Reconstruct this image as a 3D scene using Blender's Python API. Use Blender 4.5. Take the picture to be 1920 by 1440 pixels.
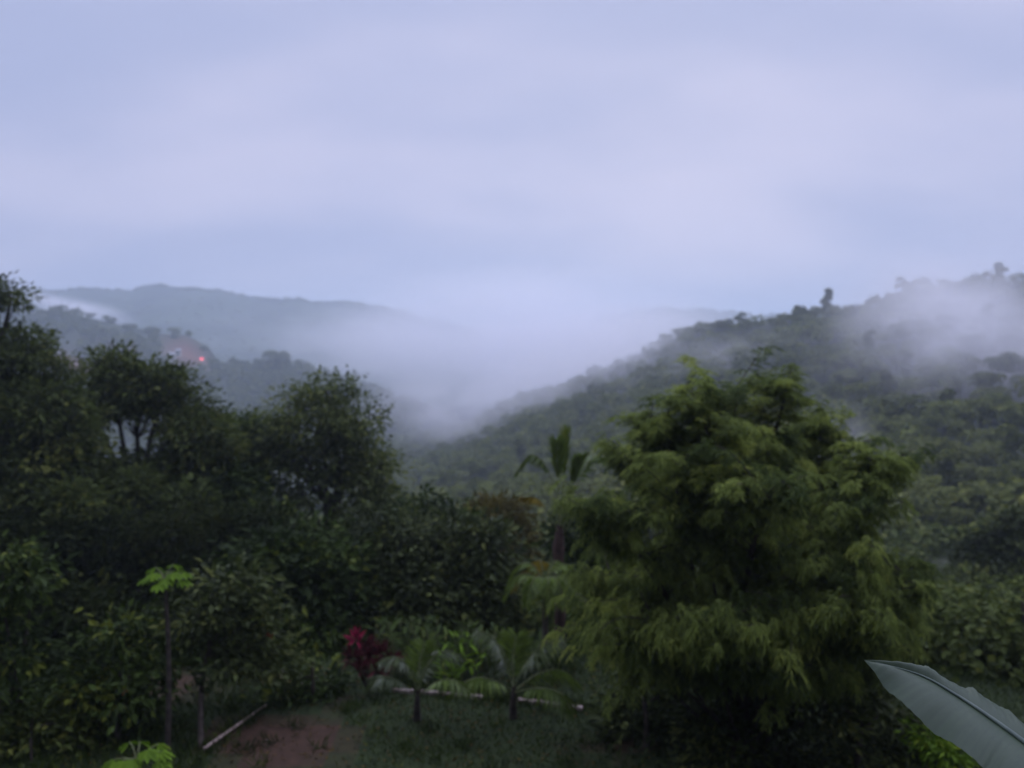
import bpy, math, random
import numpy as np
from mathutils import Vector, noise as mnoise

for o in list(bpy.data.objects):
    bpy.data.objects.remove(o)
SC = bpy.context.scene
COL = SC.collection
R = math.radians

# ------------------------------------------------------------------ camera
F = 1598.0                       # focal length in photo pixels (1920 wide)
CAMZ = 6.0                       # eye height: upper floor above the garden
PITCH = math.atan(100.0 / F)
cd = bpy.data.cameras.new("camera")
cam = bpy.data.objects.new("camera", cd)
COL.objects.link(cam)
cam.location = (0, 0, CAMZ)
cam.rotation_euler = (R(90) - PITCH, 0, 0)
cd.sensor_width = 36.0
cd.lens = 36.0 * F / 1920.0
cd.clip_start = 0.1
cd.clip_end = 20000.0
cd.dof.use_dof = True            # focused on the near banana leaf
cd.dof.focus_distance = 2.7
cd.dof.aperture_fstop = 2.2
SC.camera = cam

# ------------------------------------------------------------------ sky, sun, exposure
SUN_EL, SUN_AZ = R(16.0), R(9.0)          # azimuth measured clockwise from +Y (straight ahead)
W = bpy.data.worlds.new("World")
SC.world = W
W.use_nodes = True
wn, wl = W.node_tree.nodes, W.node_tree.links
wn.clear()


def N(nodes, t, **kw):
    n = nodes.new(t)
    for k, v in kw.items():
        setattr(n, k, v)
    return n


SKYX, SKYY = 0.0, -2.0
w_out = N(wn, 'ShaderNodeOutputWorld')
w_bg = N(wn, 'ShaderNodeBackground')
sky = N(wn, 'ShaderNodeTexSky', sky_type='NISHITA', sun_disc=False)
sky.sun_elevation = SUN_EL
sky.sun_rotation = SUN_AZ
sky.altitude = 300
sky.dust_density = 4.0
tc = N(wn, 'ShaderNodeTexCoord')
sep = N(wn, 'ShaderNodeSeparateXYZ')
wl.new(tc.outputs['Generated'], sep.inputs[0])
# cloud deck: project the view direction on a flat layer so bands flatten towards the horizon
zc = N(wn, 'ShaderNodeMath', operation='MAXIMUM'); zc.inputs[1].default_value = 0.0
wl.new(sep.outputs['Z'], zc.inputs[0])
za = N(wn, 'ShaderNodeMath', operation='ADD'); za.inputs[1].default_value = 0.32
wl.new(zc.outputs[0], za.inputs[0])
dv = N(wn, 'ShaderNodeVectorMath', operation='SCALE')
inv = N(wn, 'ShaderNodeMath', operation='DIVIDE'); inv.inputs[0].default_value = 1.0
wl.new(za.outputs[0], inv.inputs[1])
wl.new(tc.outputs['Generated'], dv.inputs[0])
wl.new(inv.outputs[0], dv.inputs['Scale'])
mp = N(wn, 'ShaderNodeMapping')
mp.inputs['Location'].default_value = (SKYX, SKYY, 0.0)
mp.inputs['Rotation'].default_value = (0, 0, R(-14))
mp.inputs['Scale'].default_value = (0.55, 0.9, 0.0)
wl.new(dv.outputs[0], mp.inputs[0])
cn = N(wn, 'ShaderNodeTexNoise')
cn.inputs['Scale'].default_value = 1.9
cn.inputs['Detail'].default_value = 3.5
cn.inputs['Roughness'].default_value = 0.42
wl.new(mp.outputs[0], cn.inputs['Vector'])
cr = N(wn, 'ShaderNodeValToRGB')
cr.color_ramp.interpolation = 'EASE'
cr.color_ramp.elements[0].position = 0.34
cr.color_ramp.elements[0].color = (0.395, 0.442, 0.665, 1)
cr.color_ramp.elements[1].position = 0.70
cr.color_ramp.elements[1].color = (0.565, 0.568, 0.765, 1)
wl.new(cn.outputs['Fac'], cr.inputs[0])
# an overcast dome is brighter overhead than along the horizon
el = N(wn, 'ShaderNodeMapRange', interpolation_type='SMOOTHSTEP')
el.inputs['From Min'].default_value = 0.40
el.inputs['From Max'].default_value = 0.80
el.inputs['To Min'].default_value = 1.0
el.inputs['To Max'].default_value = 5.0
wl.new(sep.outputs['Z'], el.inputs[0])
ms = N(wn, 'ShaderNodeVectorMath', operation='SCALE')
wl.new(cr.outputs[0], ms.inputs[0])
# at dusk the sky behind the viewer, away from the last glow, is much dimmer
bk = N(wn, 'ShaderNodeMapRange', interpolation_type='SMOOTHSTEP')
bk.inputs['From Min'].default_value = -0.75
bk.inputs['From Max'].default_value = 0.30
bk.inputs['To Min'].default_value = 0.11
bk.inputs['To Max'].default_value = 1.0
wl.new(sep.outputs['Y'], bk.inputs[0])
mb_ = N(wn, 'ShaderNodeMath', operation='MULTIPLY')
wl.new(el.outputs[0], mb_.inputs[0]); wl.new(bk.outputs[0], mb_.inputs[1])
wl.new(mb_.outputs[0], ms.inputs['Scale'])
sk = N(wn, 'ShaderNodeVectorMath', operation='SCALE'); sk.inputs['Scale'].default_value = 0.0008
wl.new(sky.outputs[0], sk.inputs[0])
ad = N(wn, 'ShaderNodeVectorMath', operation='ADD')
wl.new(ms.outputs[0], ad.inputs[0])
wl.new(sk.outputs[0], ad.inputs[1])
wl.new(ad.outputs[0], w_bg.inputs['Color'])
w_bg.inputs['Strength'].default_value = 1.0
wl.new(w_bg.outputs[0], w_out.inputs['Surface'])

sl = bpy.data.lights.new("sun", 'SUN')
sl.energy = 0.25
sl.angle = R(40)
sl.color = (1.0, 0.93, 0.90)
sun = bpy.data.objects.new("sun", sl)
COL.objects.link(sun)
_d = Vector((math.sin(SUN_AZ) * math.cos(SUN_EL), math.cos(SUN_AZ) * math.cos(SUN_EL), math.sin(SUN_EL)))
sun.rotation_euler = _d.to_track_quat('Z', 'Y').to_euler()
sun.location = (0, 0, 60)

SC.view_settings.view_transform = 'Standard'
SC.view_settings.look = 'None'
SC.view_settings.exposure = 0.0
SC.view_settings.gamma = 1.0
SC.render.engine = 'CYCLES'
cy = SC.cycles
cy.use_denoising = True
cy.max_bounces = 10
cy.diffuse_bounces = 3
cy.glossy_bounces = 2
cy.transmission_bounces = 3
cy.volume_bounces = 5
cy.transparent_max_bounces = 32
cy.volume_step_rate = 1.0
cy.volume_max_steps = 256
cy.sample_clamp_indirect = 4.0

# ------------------------------------------------------------------ helpers
rng = np.random.default_rng(11)
_cp, _sp = math.cos(PITCH), math.sin(PITCH)


def at(px, py, D):
    """the point at forward distance D (metres along +Y) seen at photo pixel px, py"""
    X, V = (px - 960.0) / F, -(py - 720.0) / F
    y = _cp + V * _sp
    z = -_sp + V * _cp
    s = D / y
    return np.array((X * s, D, CAMZ + z * s))


def on_ground(px, py, z=0.0):
    X, V = (px - 960.0) / F, -(py - 720.0) / F
    y = _cp + V * _sp
    zz = -_sp + V * _cp
    s = (z - CAMZ) / zz
    return np.array((X * s, y * s, z))


def unit(v):
    v = np.asarray(v, float)
    return v / np.maximum(np.linalg.norm(v, axis=-1, keepdims=True), 1e-9)


class MB:
    """collects quads and triangles, builds ONE mesh object"""

    def __init__(self):
        self.v, self.f, self.t, self.m, self.n = [], [], [], [], 0

    def add(self, verts, faces, tone=0.5, mat=0):
        verts = np.asarray(verts, float).reshape(-1, 3)
        faces = np.asarray(faces, int)
        self.v.append(verts)
        self.f.append(faces + self.n)
        k = len(faces)
        self.t.append(np.broadcast_to(np.asarray(tone, float), (k,)).copy())
        self.m.append(np.full(k, mat, int))
        self.n += len(verts)

    def mesh(self, name, mats, smooth=False):
        me = bpy.data.meshes.new(name)
        V = np.concatenate(self.v)
        me.vertices.add(len(V))
        me.vertices.foreach_set('co', V.astype(np.float32).ravel())
        sizes = np.concatenate([np.full(len(f), f.shape[1], int) for f in self.f])
        loops = np.concatenate([f.ravel() for f in self.f])
        me.loops.add(len(loops))
        me.loops.foreach_set('vertex_index', loops.astype(np.int32))
        me.polygons.add(len(sizes))
        st = np.concatenate(([0], np.cumsum(sizes)[:-1]))
        me.polygons.foreach_set('loop_start', st.astype(np.int32))
        me.polygons.foreach_set('loop_total', sizes.astype(np.int32))
        me.polygons.foreach_set('material_index', np.concatenate(self.m).astype(np.int32))
        me.polygons.foreach_set('use_smooth', np.full(len(sizes), bool(smooth)))
        a = me.attributes.new('tone', 'FLOAT', 'FACE')
        a.data.foreach_set('value', np.concatenate(self.t).astype(np.float32))
        for m in (mats if isinstance(mats, (list, tuple)) else [mats]):
            me.materials.append(m)
        me.update(calc_edges=True)
        me.validate()
        return me

    def build(self, name, mats, parent=None, origin=None, smooth=False):
        if origin is not None:
            self.v = [v - np.asarray(origin) for v in self.v]
        o = bpy.data.objects.new(name, self.mesh(name, mats, smooth))
        COL.objects.link(o)
        if parent is not None:
            o.parent = parent
        elif origin is not None:
            o.location = origin
        return o


def tag(o, label=None, cat=None, group=None, kind=None):
    if label: o['label'] = label
    if cat: o['category'] = cat
    if group: o['group'] = group
    if kind: o['kind'] = kind
    return o


def empty(name, loc, label, cat, group=None):
    o = bpy.data.objects.new(name, None)
    o.empty_display_size = 0.3
    COL.objects.link(o)
    o.location = tuple(loc)
    return tag(o, label, cat, group)


def tube(mb, pts, radii, sides=7, tone=0.5, mat=0):
    pts = np.asarray(pts, float)
    n = len(pts)
    radii = np.broadcast_to(np.asarray(radii, float), (n,))
    tang = unit(np.gradient(pts, axis=0))
    ref = np.array((0.0, 0.0, 1.0)) if abs(tang[0][2]) < 0.9 else np.array((1.0, 0.0, 0.0))
    vs = []
    for i in range(n):
        a = unit(np.cross(tang[i], ref)); b = np.cross(tang[i], a)
        ang = np.arange(sides) * 2 * math.pi / sides
        vs.append(pts[i] + radii[i] * (np.cos(ang)[:, None] * a + np.sin(ang)[:, None] * b))
    V = np.concatenate(vs)
    i, j = np.meshgrid(np.arange(n - 1), np.arange(sides), indexing='ij')
    j2 = (j + 1) % sides
    Fq = np.stack([i * sides + j, i * sides + j2, (i + 1) * sides + j2, (i + 1) * sides + j], -1).reshape(-1, 4)
    mb.add(V, Fq, tone, mat)


def curve(pts, n=10):
    """smooth polyline through control points (Catmull-Rom)"""
    P = np.asarray(pts, float)
    if len(P) == 2:
        t = np.linspace(0, 1, n)[:, None]
        return P[0] * (1 - t) + P[1] * t
    Q = np.vstack([2 * P[0] - P[1], P, 2 * P[-1] - P[-2]])
    out = []
    seg = len(P) - 1
    for t in np.linspace(0, seg - 1e-6, n):
        k = int(t); u = t - k
        p0, p1, p2, p3 = Q[k], Q[k + 1], Q[k + 2], Q[k + 3]
        out.append(0.5 * (2 * p1 + (p2 - p0) * u + (2 * p0 - 5 * p1 + 4 * p2 - p3) * u * u + (3 * p1 - p0 - 3 * p2 + p3) * u ** 3))
    return np.array(out)


def leaves(mb, P, d, nrm, L, Wd, tone, mat=0, fold=0.18, shape=0.45):
    """N leaf blades: base P, direction d, face normal nrm. Six-corner blade folded on its midrib (two quads)."""
    P = np.asarray(P, float); n = len(P)
    d = unit(d)
    s = unit(np.cross(d, nrm))
    u = np.cross(s, d)
    L = np.broadcast_to(np.asarray(L, float), (n,))[:, None]
    Wd = np.broadcast_to(np.asarray(Wd, float), (n,))[:, None]
    m = P + d * L * shape
    tip = P + d * L - u * L * 0.08
    a = m + s * Wd * 0.5 + u * Wd * fold
    b = m - s * Wd * 0.5 + u * Wd * fold
    V = np.stack([P, a, tip, b], 1).reshape(-1, 3)
    k = np.arange(n)[:, None] * 4
    tone = np.broadcast_to(np.asarray(tone, float), (n,))
    mb.add(V, np.concatenate([k + np.array([[0, 1, 2]]), k + np.array([[0, 2, 3]])]), np.concatenate([tone, tone]), mat)


def rand_dirs(n, up=0.0):
    v = rng.normal(size=(n, 3))
    v[:, 2] += up
    return unit(v)


# ------------------------------------------------------------------ materials
TINT = (0.96, 0.92, 0.30)     # overall hue of the foliage


def leaf_mat(name, c0, c1, c2=None, rough=0.65, spec=0.10, trans=0.25):
    m = bpy.data.materials.new(name); m.use_nodes = True
    nd, lk = m.node_tree.nodes, m.node_tree.links
    nd.clear()
    out = N(nd, 'ShaderNodeOutputMaterial')
    at_ = N(nd, 'ShaderNodeAttribute', attribute_name='tone')
    r = N(nd, 'ShaderNodeValToRGB')
    e = r.color_ramp.elements
    c0, c1, c2 = [None if c is None else (c[0] * TINT[0], c[1] * TINT[1], c[2] * TINT[2]) for c in (c0, c1, c2)]
    e[0].position, e[0].color = 0.0, (*c0, 1)
    e[1].position, e[1].color = (1.0 if c2 is None else 0.75), (*c1, 1)
    if c2 is not None:
        x = e.new(1.0); x.color = (*c2, 1)
    lk.new(at_.outputs['Fac'], r.inputs[0])
    p = N(nd, 'ShaderNodeBsdfPrincipled')
    p.inputs['Roughness'].default_value = rough
    p.inputs['Specular IOR Level'].default_value = spec
    lk.new(r.outputs[0], p.inputs['Base Color'])
    t = N(nd, 'ShaderNodeBsdfTranslucent')
    lk.new(r.outputs[0], t.inputs['Color'])
    mx = N(nd, 'ShaderNodeMixShader'); mx.inputs[0].default_value = trans
    lk.new(p.outputs[0], mx.inputs[1]); lk.new(t.outputs[0], mx.inputs[2])
    lk.new(mx.outputs[0], out.inputs['Surface'])
    return m


def noise_mat(name, c0, c1, scale=3.0, rough=0.9, detail=6.0, bump=0.3, lo=0.35, hi=0.65):
    m = bpy.data.materials.new(name); m.use_nodes = True
    nd, lk = m.node_tree.nodes, m.node_tree.links
    p = nd['Principled BSDF']
    p.inputs['Roughness'].default_value = rough
    p.inputs['Specular IOR Level'].default_value = 0.2
    t = N(nd, 'ShaderNodeTexCoord')
    n = N(nd, 'ShaderNodeTexNoise')
    n.inputs['Scale'].default_value = scale; n.inputs['Detail'].default_value = detail
    lk.new(t.outputs['Object'], n.inputs['Vector'])
    r = N(nd, 'ShaderNodeValToRGB')
    r.color_ramp.elements[0].position, r.color_ramp.elements[0].color = lo, (*c0, 1)
    r.color_ramp.elements[1].position, r.color_ramp.elements[1].color = hi, (*c1, 1)
    lk.new(n.outputs['Fac'], r.inputs[0]); lk.new(r.outputs[0], p.inputs['Base Color'])
    b = N(nd, 'ShaderNodeBump'); b.inputs['Strength'].default_value = bump
    lk.new(n.outputs['Fac'], b.inputs['Height']); lk.new(b.outputs[0], p.inputs['Normal'])
    return m


M = {}
M['bark'] = noise_mat('bark', (0.030, 0.024, 0.020), (0.075, 0.060, 0.050), 9, 0.95, 8, 0.6)
M['bark_pale'] = noise_mat('bark_pale', (0.055, 0.045, 0.035), (0.12, 0.10, 0.08), 9, 0.9, 8, 0.6)
M['bark_red'] = noise_mat('bark_red', (0.045, 0.028, 0.023), (0.085, 0.050, 0.042), 9, 0.9, 8, 0.5)
M['leaf_dark'] = leaf_mat('leaf_dark', (0.028, 0.042, 0.034), (0.100, 0.135, 0.095), (0.16, 0.18, 0.12), trans=.35)
M['leaf_shade'] = leaf_mat('leaf_shade', (0.008, 0.014, 0.009), (0.022, 0.032, 0.018), (0.035, 0.042, 0.022), spec=.05)  # near-black leaf colour standing in for shade on the understorey
M['leaf_mid'] = leaf_mat('leaf_mid', (0.016, 0.028, 0.018), (0.052, 0.085, 0.042), (0.14, 0.17, 0.07))
M['leaf_open'] = leaf_mat('leaf_open', (0.042, 0.060, 0.050), (0.135, 0.175, 0.130), (0.21, 0.24, 0.17), spec=0.16, trans=.35)
M['leaf_grey'] = leaf_mat('leaf_grey', (0.020, 0.030, 0.024), (0.070, 0.095, 0.066), (0.13, 0.15, 0.10), spec=0.16)
M['leaf_feather'] = leaf_mat('leaf_feather', (0.062, 0.094, 0.080), (0.250, 0.320, 0.225), (0.40, 0.46, 0.31), trans=0.48, spec=.06)
M['leaf_bright'] = leaf_mat('leaf_bright', (0.055, 0.115, 0.025), (0.14, 0.25, 0.05), (0.24, 0.32, 0.07))
M['leaf_palm'] = leaf_mat('leaf_palm', (0.055, 0.095, 0.035), (0.150, 0.225, 0.085), (0.25, 0.30, 0.12), rough=0.5, spec=0.35)
M['leaf_palm_grey'] = leaf_mat('leaf_palm_grey', (0.04, 0.065, 0.06), (0.095, 0.13, 0.12), (0.13, 0.17, 0.15), rough=0.42, spec=0.5)
M['leaf_yellow'] = leaf_mat('leaf_yellow', (0.12, 0.10, 0.025), (0.27, 0.21, 0.06))
M['leaf_brown'] = leaf_mat('leaf_brown', (0.045, 0.042, 0.022), (0.115, 0.100, 0.050))
M['leaf_hill'] = leaf_mat('leaf_hill', (0.044, 0.060, 0.046), (0.145, 0.172, 0.112), (0.21, 0.225, 0.14), spec=0.08)
M['leaf_hill_pale'] = leaf_mat('leaf_hill_pale', (0.056, 0.078, 0.048), (0.170, 0.205, 0.11), (0.24, 0.26, 0.15), spec=0.08)
M['leaf_pink'] = leaf_mat('leaf_pink', (0.15, 0.010, 0.10), (0.36, 0.025, 0.22), trans=0.25)
M['leaf_maroon'] = leaf_mat('leaf_maroon', (0.030, 0.010, 0.025), (0.10, 0.018, 0.075))
M['petiole'] = noise_mat('petiole', (0.10, 0.12, 0.05), (0.17, 0.18, 0.08), 8, 0.6)
M['white_edge'] = noise_mat('white_edge', (0.16, 0.12, 0.10), (0.55, 0.44, 0.40), 9, 0.8, 8, 0.4)
M['pole_wood'] = noise_mat('pole_wood', (0.14, 0.10, 0.075), (0.40, 0.31, 0.27), 9, 0.8, 8, 0.3)
M['hill_floor'] = noise_mat('hill_floor', (0.020, 0.026, 0.014), (0.050, 0.055, 0.030), 0.08, 1.0, 8, 0.2)
M['far_hill'] = noise_mat('far_hill', (0.018, 0.028, 0.018), (0.060, 0.080, 0.040), 0.02, 1.0, 10, 0.4)
M['plaster'] = noise_mat('plaster', (0.40, 0.39, 0.38), (0.55, 0.54, 0.53), 2, 0.8)
M['dark_opening'] = noise_mat('dark_opening', (0.02, 0.02, 0.02), (0.03, 0.03, 0.03), 2, 0.6)
M['roof_grey'] = noise_mat('roof_grey', (0.36, 0.36, 0.38), (0.5, 0.5, 0.52), 2, 0.7)


def ridge_mat():
    """green ridge with bare red earth cuts (world positions)"""
    m = noise_mat('ridge_earth', (0.030, 0.042, 0.026), (0.075, 0.085, 0.048), 0.06, 1.0, 8, 0.3)
    nd, lk = m.node_tree.nodes, m.node_tree.links
    p = nd['Principled BSDF']
    old = p.inputs['Base Color'].links[0].from_socket
    at_ = N(nd, 'ShaderNodeAttribute', attribute_name='tone')
    mx = N(nd, 'ShaderNodeMixRGB'); mx.inputs[2].default_value = (0.165, 0.078, 0.06, 1)
    lk.new(at_.outputs['Fac'], mx.inputs[0]); lk.new(old, mx.inputs[1])
    lk.new(mx.outputs[0], p.inputs['Base Color'])
    return m


def ground_mat():
    m = bpy.data.materials.new('ground'); m.use_nodes = True
    nd, lk = m.node_tree.nodes, m.node_tree.links
    p = nd['Principled BSDF']; p.inputs['Roughness'].default_value = 0.95
    p.inputs['Specular IOR Level'].default_value = 0.15
    t = N(nd, 'ShaderNodeTexCoord')
    n1 = N(nd, 'ShaderNodeTexNoise'); n1.inputs['Scale'].default_value = 0.55; n1.inputs['Detail'].default_value = 7
    n2 = N(nd, 'ShaderNodeTexNoise'); n2.inputs['Scale'].default_value = 7.0; n2.inputs['Detail'].default_value = 8
    lk.new(t.outputs['Object'], n1.inputs['Vector']); lk.new(t.outputs['Object'], n2.inputs['Vector'])
    soil = N(nd, 'ShaderNodeValToRGB')
    soil.color_ramp.elements[0].position, soil.color_ramp.elements[0].color = 0.3, (0.030, 0.018, 0.012, 1)
    soil.color_ramp.elements[1].position, soil.color_ramp.elements[1].color = 0.7, (0.056, 0.031, 0.019, 1)
    lk.new(n2.outputs['Fac'], soil.inputs[0])
    moss = N(nd, 'ShaderNodeValToRGB')
    moss.color_ramp.elements[0].position, moss.color_ramp.elements[0].color = 0.3, (0.011, 0.018, 0.006, 1)
    moss.color_ramp.elements[1].position, moss.color_ramp.elements[1].color = 0.7, (0.026, 0.037, 0.011, 1)
    lk.new(n2.outputs['Fac'], moss.inputs[0])
    at_ = N(nd, 'ShaderNodeAttribute', attribute_name='tone')
    add = N(nd, 'ShaderNodeMath', operation='ADD')
    lk.new(at_.outputs['Fac'], add.inputs[0]); lk.new(n1.outputs['Fac'], add.inputs[1])
    mr = N(nd, 'ShaderNodeMapRange'); mr.inputs[1].default_value = 0.85; mr.inputs[2].default_value = 1.15
    lk.new(add.outputs[0], mr.inputs[0])
    mx = N(nd, 'ShaderNodeMixRGB')
    lk.new(mr.outputs[0], mx.inputs[0]); lk.new(moss.outputs[0], mx.inputs[1]); lk.new(soil.outputs[0], mx.inputs[2])
    lk.new(mx.outputs[0], p.inputs['Base Color'])
    b = N(nd, 'ShaderNodeBump'); b.inputs['Strength'].default_value = 0.5
    lk.new(n2.outputs['Fac'], b.inputs['Height']); lk.new(b.outputs[0], p.inputs['Normal'])
    return m


M['ground'] = ground_mat()
M['ridge'] = ridge_mat()

# ------------------------------------------------------------------ the land
VALLEY = -62.0


def fbm(x, y, s, o=4, seed=0.0):
    return mnoise.fractal(Vector((x * s + seed, y * s - seed, seed)), 1.0, 2.0, o)


def ground_z(x, y):
    """garden terrace, then a slope down into the valley"""
    e = 15.3 + 0.5 * math.sin(x * 0.4) - 0.55 * max(0.0, x - 5.0) - 0.12 * max(0.0, -x - 5.0)
    t = max(0.0, y - e)
    z = -0.46 * t * t / (t + 3.0)
    if z < VALLEY + 20:
        k = (VALLEY + 20 - z)
        z = VALLEY + 20 - 20 * (1 - math.exp(-k / 20))
    if y > 0:
        z += 0.035 * fbm(x, y, 0.5, 3) + (0.9 * fbm(x, y, 0.05, 3) * min(1, t / 20))
    return z


# photo-pixel patches of bare earth, turned into ground positions
def soil_at(x, y):
    s = 0.0
    for (px, py, rx, ry, a) in ((560, 1390, 1.25, 1.3, .8), (470, 1375, 0.9, 1.0, .7), (640, 1325, .8, .7, .6), (1180, 1400, 1.3, .8, .55), (300, 1285, 1.8, 1.2, .6), (500, 1260, 1.5, 1.0, .55)):
        c = on_ground(px, py)
        q = ((x - c[0]) / rx) ** 2 + ((y - c[1]) / ry) ** 2
        s = max(s, a * math.exp(-q))
    return s


def land_ground():
    xs = np.concatenate([-np.geomspace(2600, 16, 26), np.linspace(-15, 15, 76), np.geomspace(16, 2600, 26)])
    ys = np.concatenate([[-60, -30, -15, -8], np.linspace(-4, 24, 72), np.geomspace(25, 3400, 44)])
    V = np.array([(x, y, ground_z(x, y)) for y in ys for x in xs])
    nx = len(xs)
    i, j = np.meshgrid(np.arange(len(ys) - 1), np.arange(nx - 1), indexing='ij')
    Fq = np.stack([i * nx + j, i * nx + j + 1, (i + 1) * nx + j + 1, (i + 1) * nx + j], -1).reshape(-1, 4)
    c = V[Fq].mean(1)
    tone = np.array([soil_at(p[0], p[1]) if p[1] < 24 else 0.0 for p in c])
    mb = MB(); mb.add(V, Fq, tone)
    return tag(mb.build('ground', M['ground'], smooth=True), 'dark garden ground of red earth and grass falling into the valley', kind='structure')


land_ground()


class Sheet:
    """hill surface given by columns of photo azimuth; each column runs from its foot to its ridge and down behind"""

    def __init__(self, cols, foot_py, foot_D, power=0.8, rough=0.0, rs=0.02, seed=3.0, back=1.25):
        c = np.array(cols, float)
        self.px, self.py, self.D = c[:, 0], c[:, 1], c[:, 2]
        self.fp, self.fd = foot_py, foot_D
        self.pw, self.rough, self.rs, self.seed, self.back = power, rough, rs, seed, back

    def point(self, px, s):
        rp, rd = np.interp(px, self.px, self.py), np.interp(px, self.px, self.D)
        fp, fd = (np.interp(px, *zip(*self.fp)) if isinstance(self.fp, list) else self.fp), (np.interp(px, *zip(*self.fd)) if isinstance(self.fd, list) else self.fd)
        k = min(max(s, 0.0), 1.0)
        p = at(px, fp + (rp - fp) * k, fd * (rd / fd) ** (k ** self.pw))
        if s > 1:
            q = at(px, rp, rd * (1 + (s - 1) * self.back))
            q[2] = p[2] - (s - 1) * rd * 0.30 * (1 if s > 1.05 else .4)
            p = q
        if s < 0:
            p = at(px, fp, fd * (1 + s * 0.8)); p[2] -= 60 * (-s)
        if self.rough:
            p[2] += self.rough * fbm(p[0], p[1], self.rs, 5, self.seed) * (0.5 + 0.5 * k)
        return p

    def build(self, name, mat, label, nx=110, ns=46, tonef=None):
        xs = np.linspace(self.px[0], self.px[-1], nx)
        ss = np.concatenate([[-0.3], np.linspace(0, 1, ns), [1.06, 1.2, 1.5]])
        V = np.array([self.point(x, s) for s in ss for x in xs])
        i, j = np.meshgrid(np.arange(len(ss) - 1), np.arange(nx - 1), indexing='ij')
        Fq = np.stack([i * nx + j, i * nx + j + 1, (i + 1) * nx + j + 1, (i + 1) * nx + j], -1).reshape(-1, 4)
        tone = 0.0
        if tonef is not None:
            tone = np.array([tonef(xs[f % nx], ss[f // nx]) for f in Fq[:, 0]])
        mb = MB(); mb.add(V, Fq, tone)
        return tag(mb.build(name, mat, smooth=True), label, kind='structure')


RH = Sheet([(560, 905, 430), (650, 880, 410), (740, 845, 385), (820, 815, 365), (900, 790, 345), (980, 752, 330), (1040, 738, 318), (1100, 712, 305), (1180, 682, 292),
            (1250, 650, 286), (1320, 628, 282), (1400, 611, 276), (1480, 602, 270), (1540, 594, 264), (1620, 572, 256), (1700, 546, 248), (1800, 536, 238),
            (1920, 532, 228), (2150, 520, 215), (2500, 530, 200)],
           foot_py=[(560, 1080), (2500, 1080)], foot_D=[(560, 70), (900, 60), (1300, 52), (2500, 46)], rough=3.0, rs=0.03)
RH.build('hillside', M['hill_floor'], 'forested hillside rising to the right under thin mist')
FH = Sheet([(-900, 560, 1300), (-300, 552, 1250), (60, 548, 1220), (150, 541, 1200), (240, 545, 1190), (300, 537, 1180), (360, 540, 1180), (420, 551, 1190), (520, 561, 1200), (600, 567, 1210),
            (680, 570, 1220), (740, 580, 1240), (850, 610, 1300), (960, 628, 1400), (1050, 620, 1450), (1150, 590, 1500), (1240, 577, 1500), (1320, 578, 1480), (1420, 590, 1450), (1700, 600, 1400), (2600, 600, 1400)],
           foot_py=720, foot_D=760, rough=7.0, rs=0.012, seed=9.0)
FH.build('far_hill', M['far_hill'], 'long blue far hill across the valley', nx=260, ns=40)


def scar(px, s):
    a = math.exp(-(((px - 345) / 48) ** 2 + ((s - 0.86) / 0.10) ** 2) * 1.2)
    b = math.exp(-(((px - 130) / 55) ** 2 + ((s - 0.62) / 0.09) ** 2) * 1.2)
    c = math.exp(-(((px - 250) / 90) ** 2 + ((s - 0.80) / 0.05) ** 2) * 1.2) * .5
    return min(1.0, max(a, b, c) * 0.95)


LR = Sheet([(-700, 520, 560), (-200, 545, 560), (60, 572, 560), (150, 590, 560), (230, 608, 560), (300, 622, 560), (350, 630, 560), (390, 650, 560), (412, 676, 556), (460, 682, 548), (520, 688, 540),
            (600, 696, 530), (680, 722, 520), (760, 752, 520), (860, 800, 520), (960, 840, 520)],
           foot_py=[(-700, 800), (960, 900)], foot_D=[(-700, 300), (960, 330)], rough=3.5, rs=0.02, seed=5.0)
LR.build('ridge', M['ridge'], 'hazy green ridge with red earth cuts across the valley', nx=170, ns=40, tonef=scar)

# ------------------------------------------------------------------ trees of the hills
def hill_crown(mb, seed, h, w, nface, size, kind=0, base=np.zeros(3), mat=0, matb=1):
    """a whole small tree: stem plus clumps of leaf-sized faces in several lobes"""
    r = np.random.default_rng(seed)
    nl = int(r.integers(6, 10))
    tone0 = 0.40 + 0.25 * r.random()
    lobes = []
    for k in range(nl):
        a = r.random() * 6.28; q = math.sqrt(r.random()) * 0.62 * w
        if kind == 1:
            q *= 0.55; z = h * (0.35 + 0.6 * k / nl)
        else:
            z = h * (0.50 + 0.32 * r.random()) - 0.25 * q
        rr = w * (0.36 + 0.2 * r.random()) * (0.75 if kind == 1 else 1)
        lobes.append((q * math.cos(a), q * math.sin(a), z, rr, rr * (0.62 + 0.2 * r.random()), 0.16 * (r.random() - .5)))
    per = nface // nl
    for (x, y, z, rr, rz, dt) in lobes:
        n = r.normal(size=(per, 3)); n /= np.linalg.norm(n, axis=1)[:, None]
        n[:, 2] = np.where(n[:, 2] < -0.35, -n[:, 2], n[:, 2])
        P = np.array((x, y, z)) + n * np.array((rr, rr, rz)) * (0.72 + 0.34 * r.random((per, 1)))
        nn = n + r.normal(size=n.shape) * 0.45 + np.array((0, 0, 0.35))
        d = np.cross(nn, r.normal(size=n.shape))
        leaves(mb, P + base, d, nn, size * (0.7 + 0.6 * r.random(per)), size * (0.6 + 0.4 * r.random(per)), np.clip(tone0 + dt + 0.22 * r.normal(size=per), 0, 1), mat, shape=0.5)
    tube(mb, np.array([(0, 0, -0.6), (0.05 * w, 0, h * 0.35), (0, 0.04 * w, h * 0.72)]) + base, [0.04 * w, 0.032 * w, 0.012 * w], 5, 0.4, matb)


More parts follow.
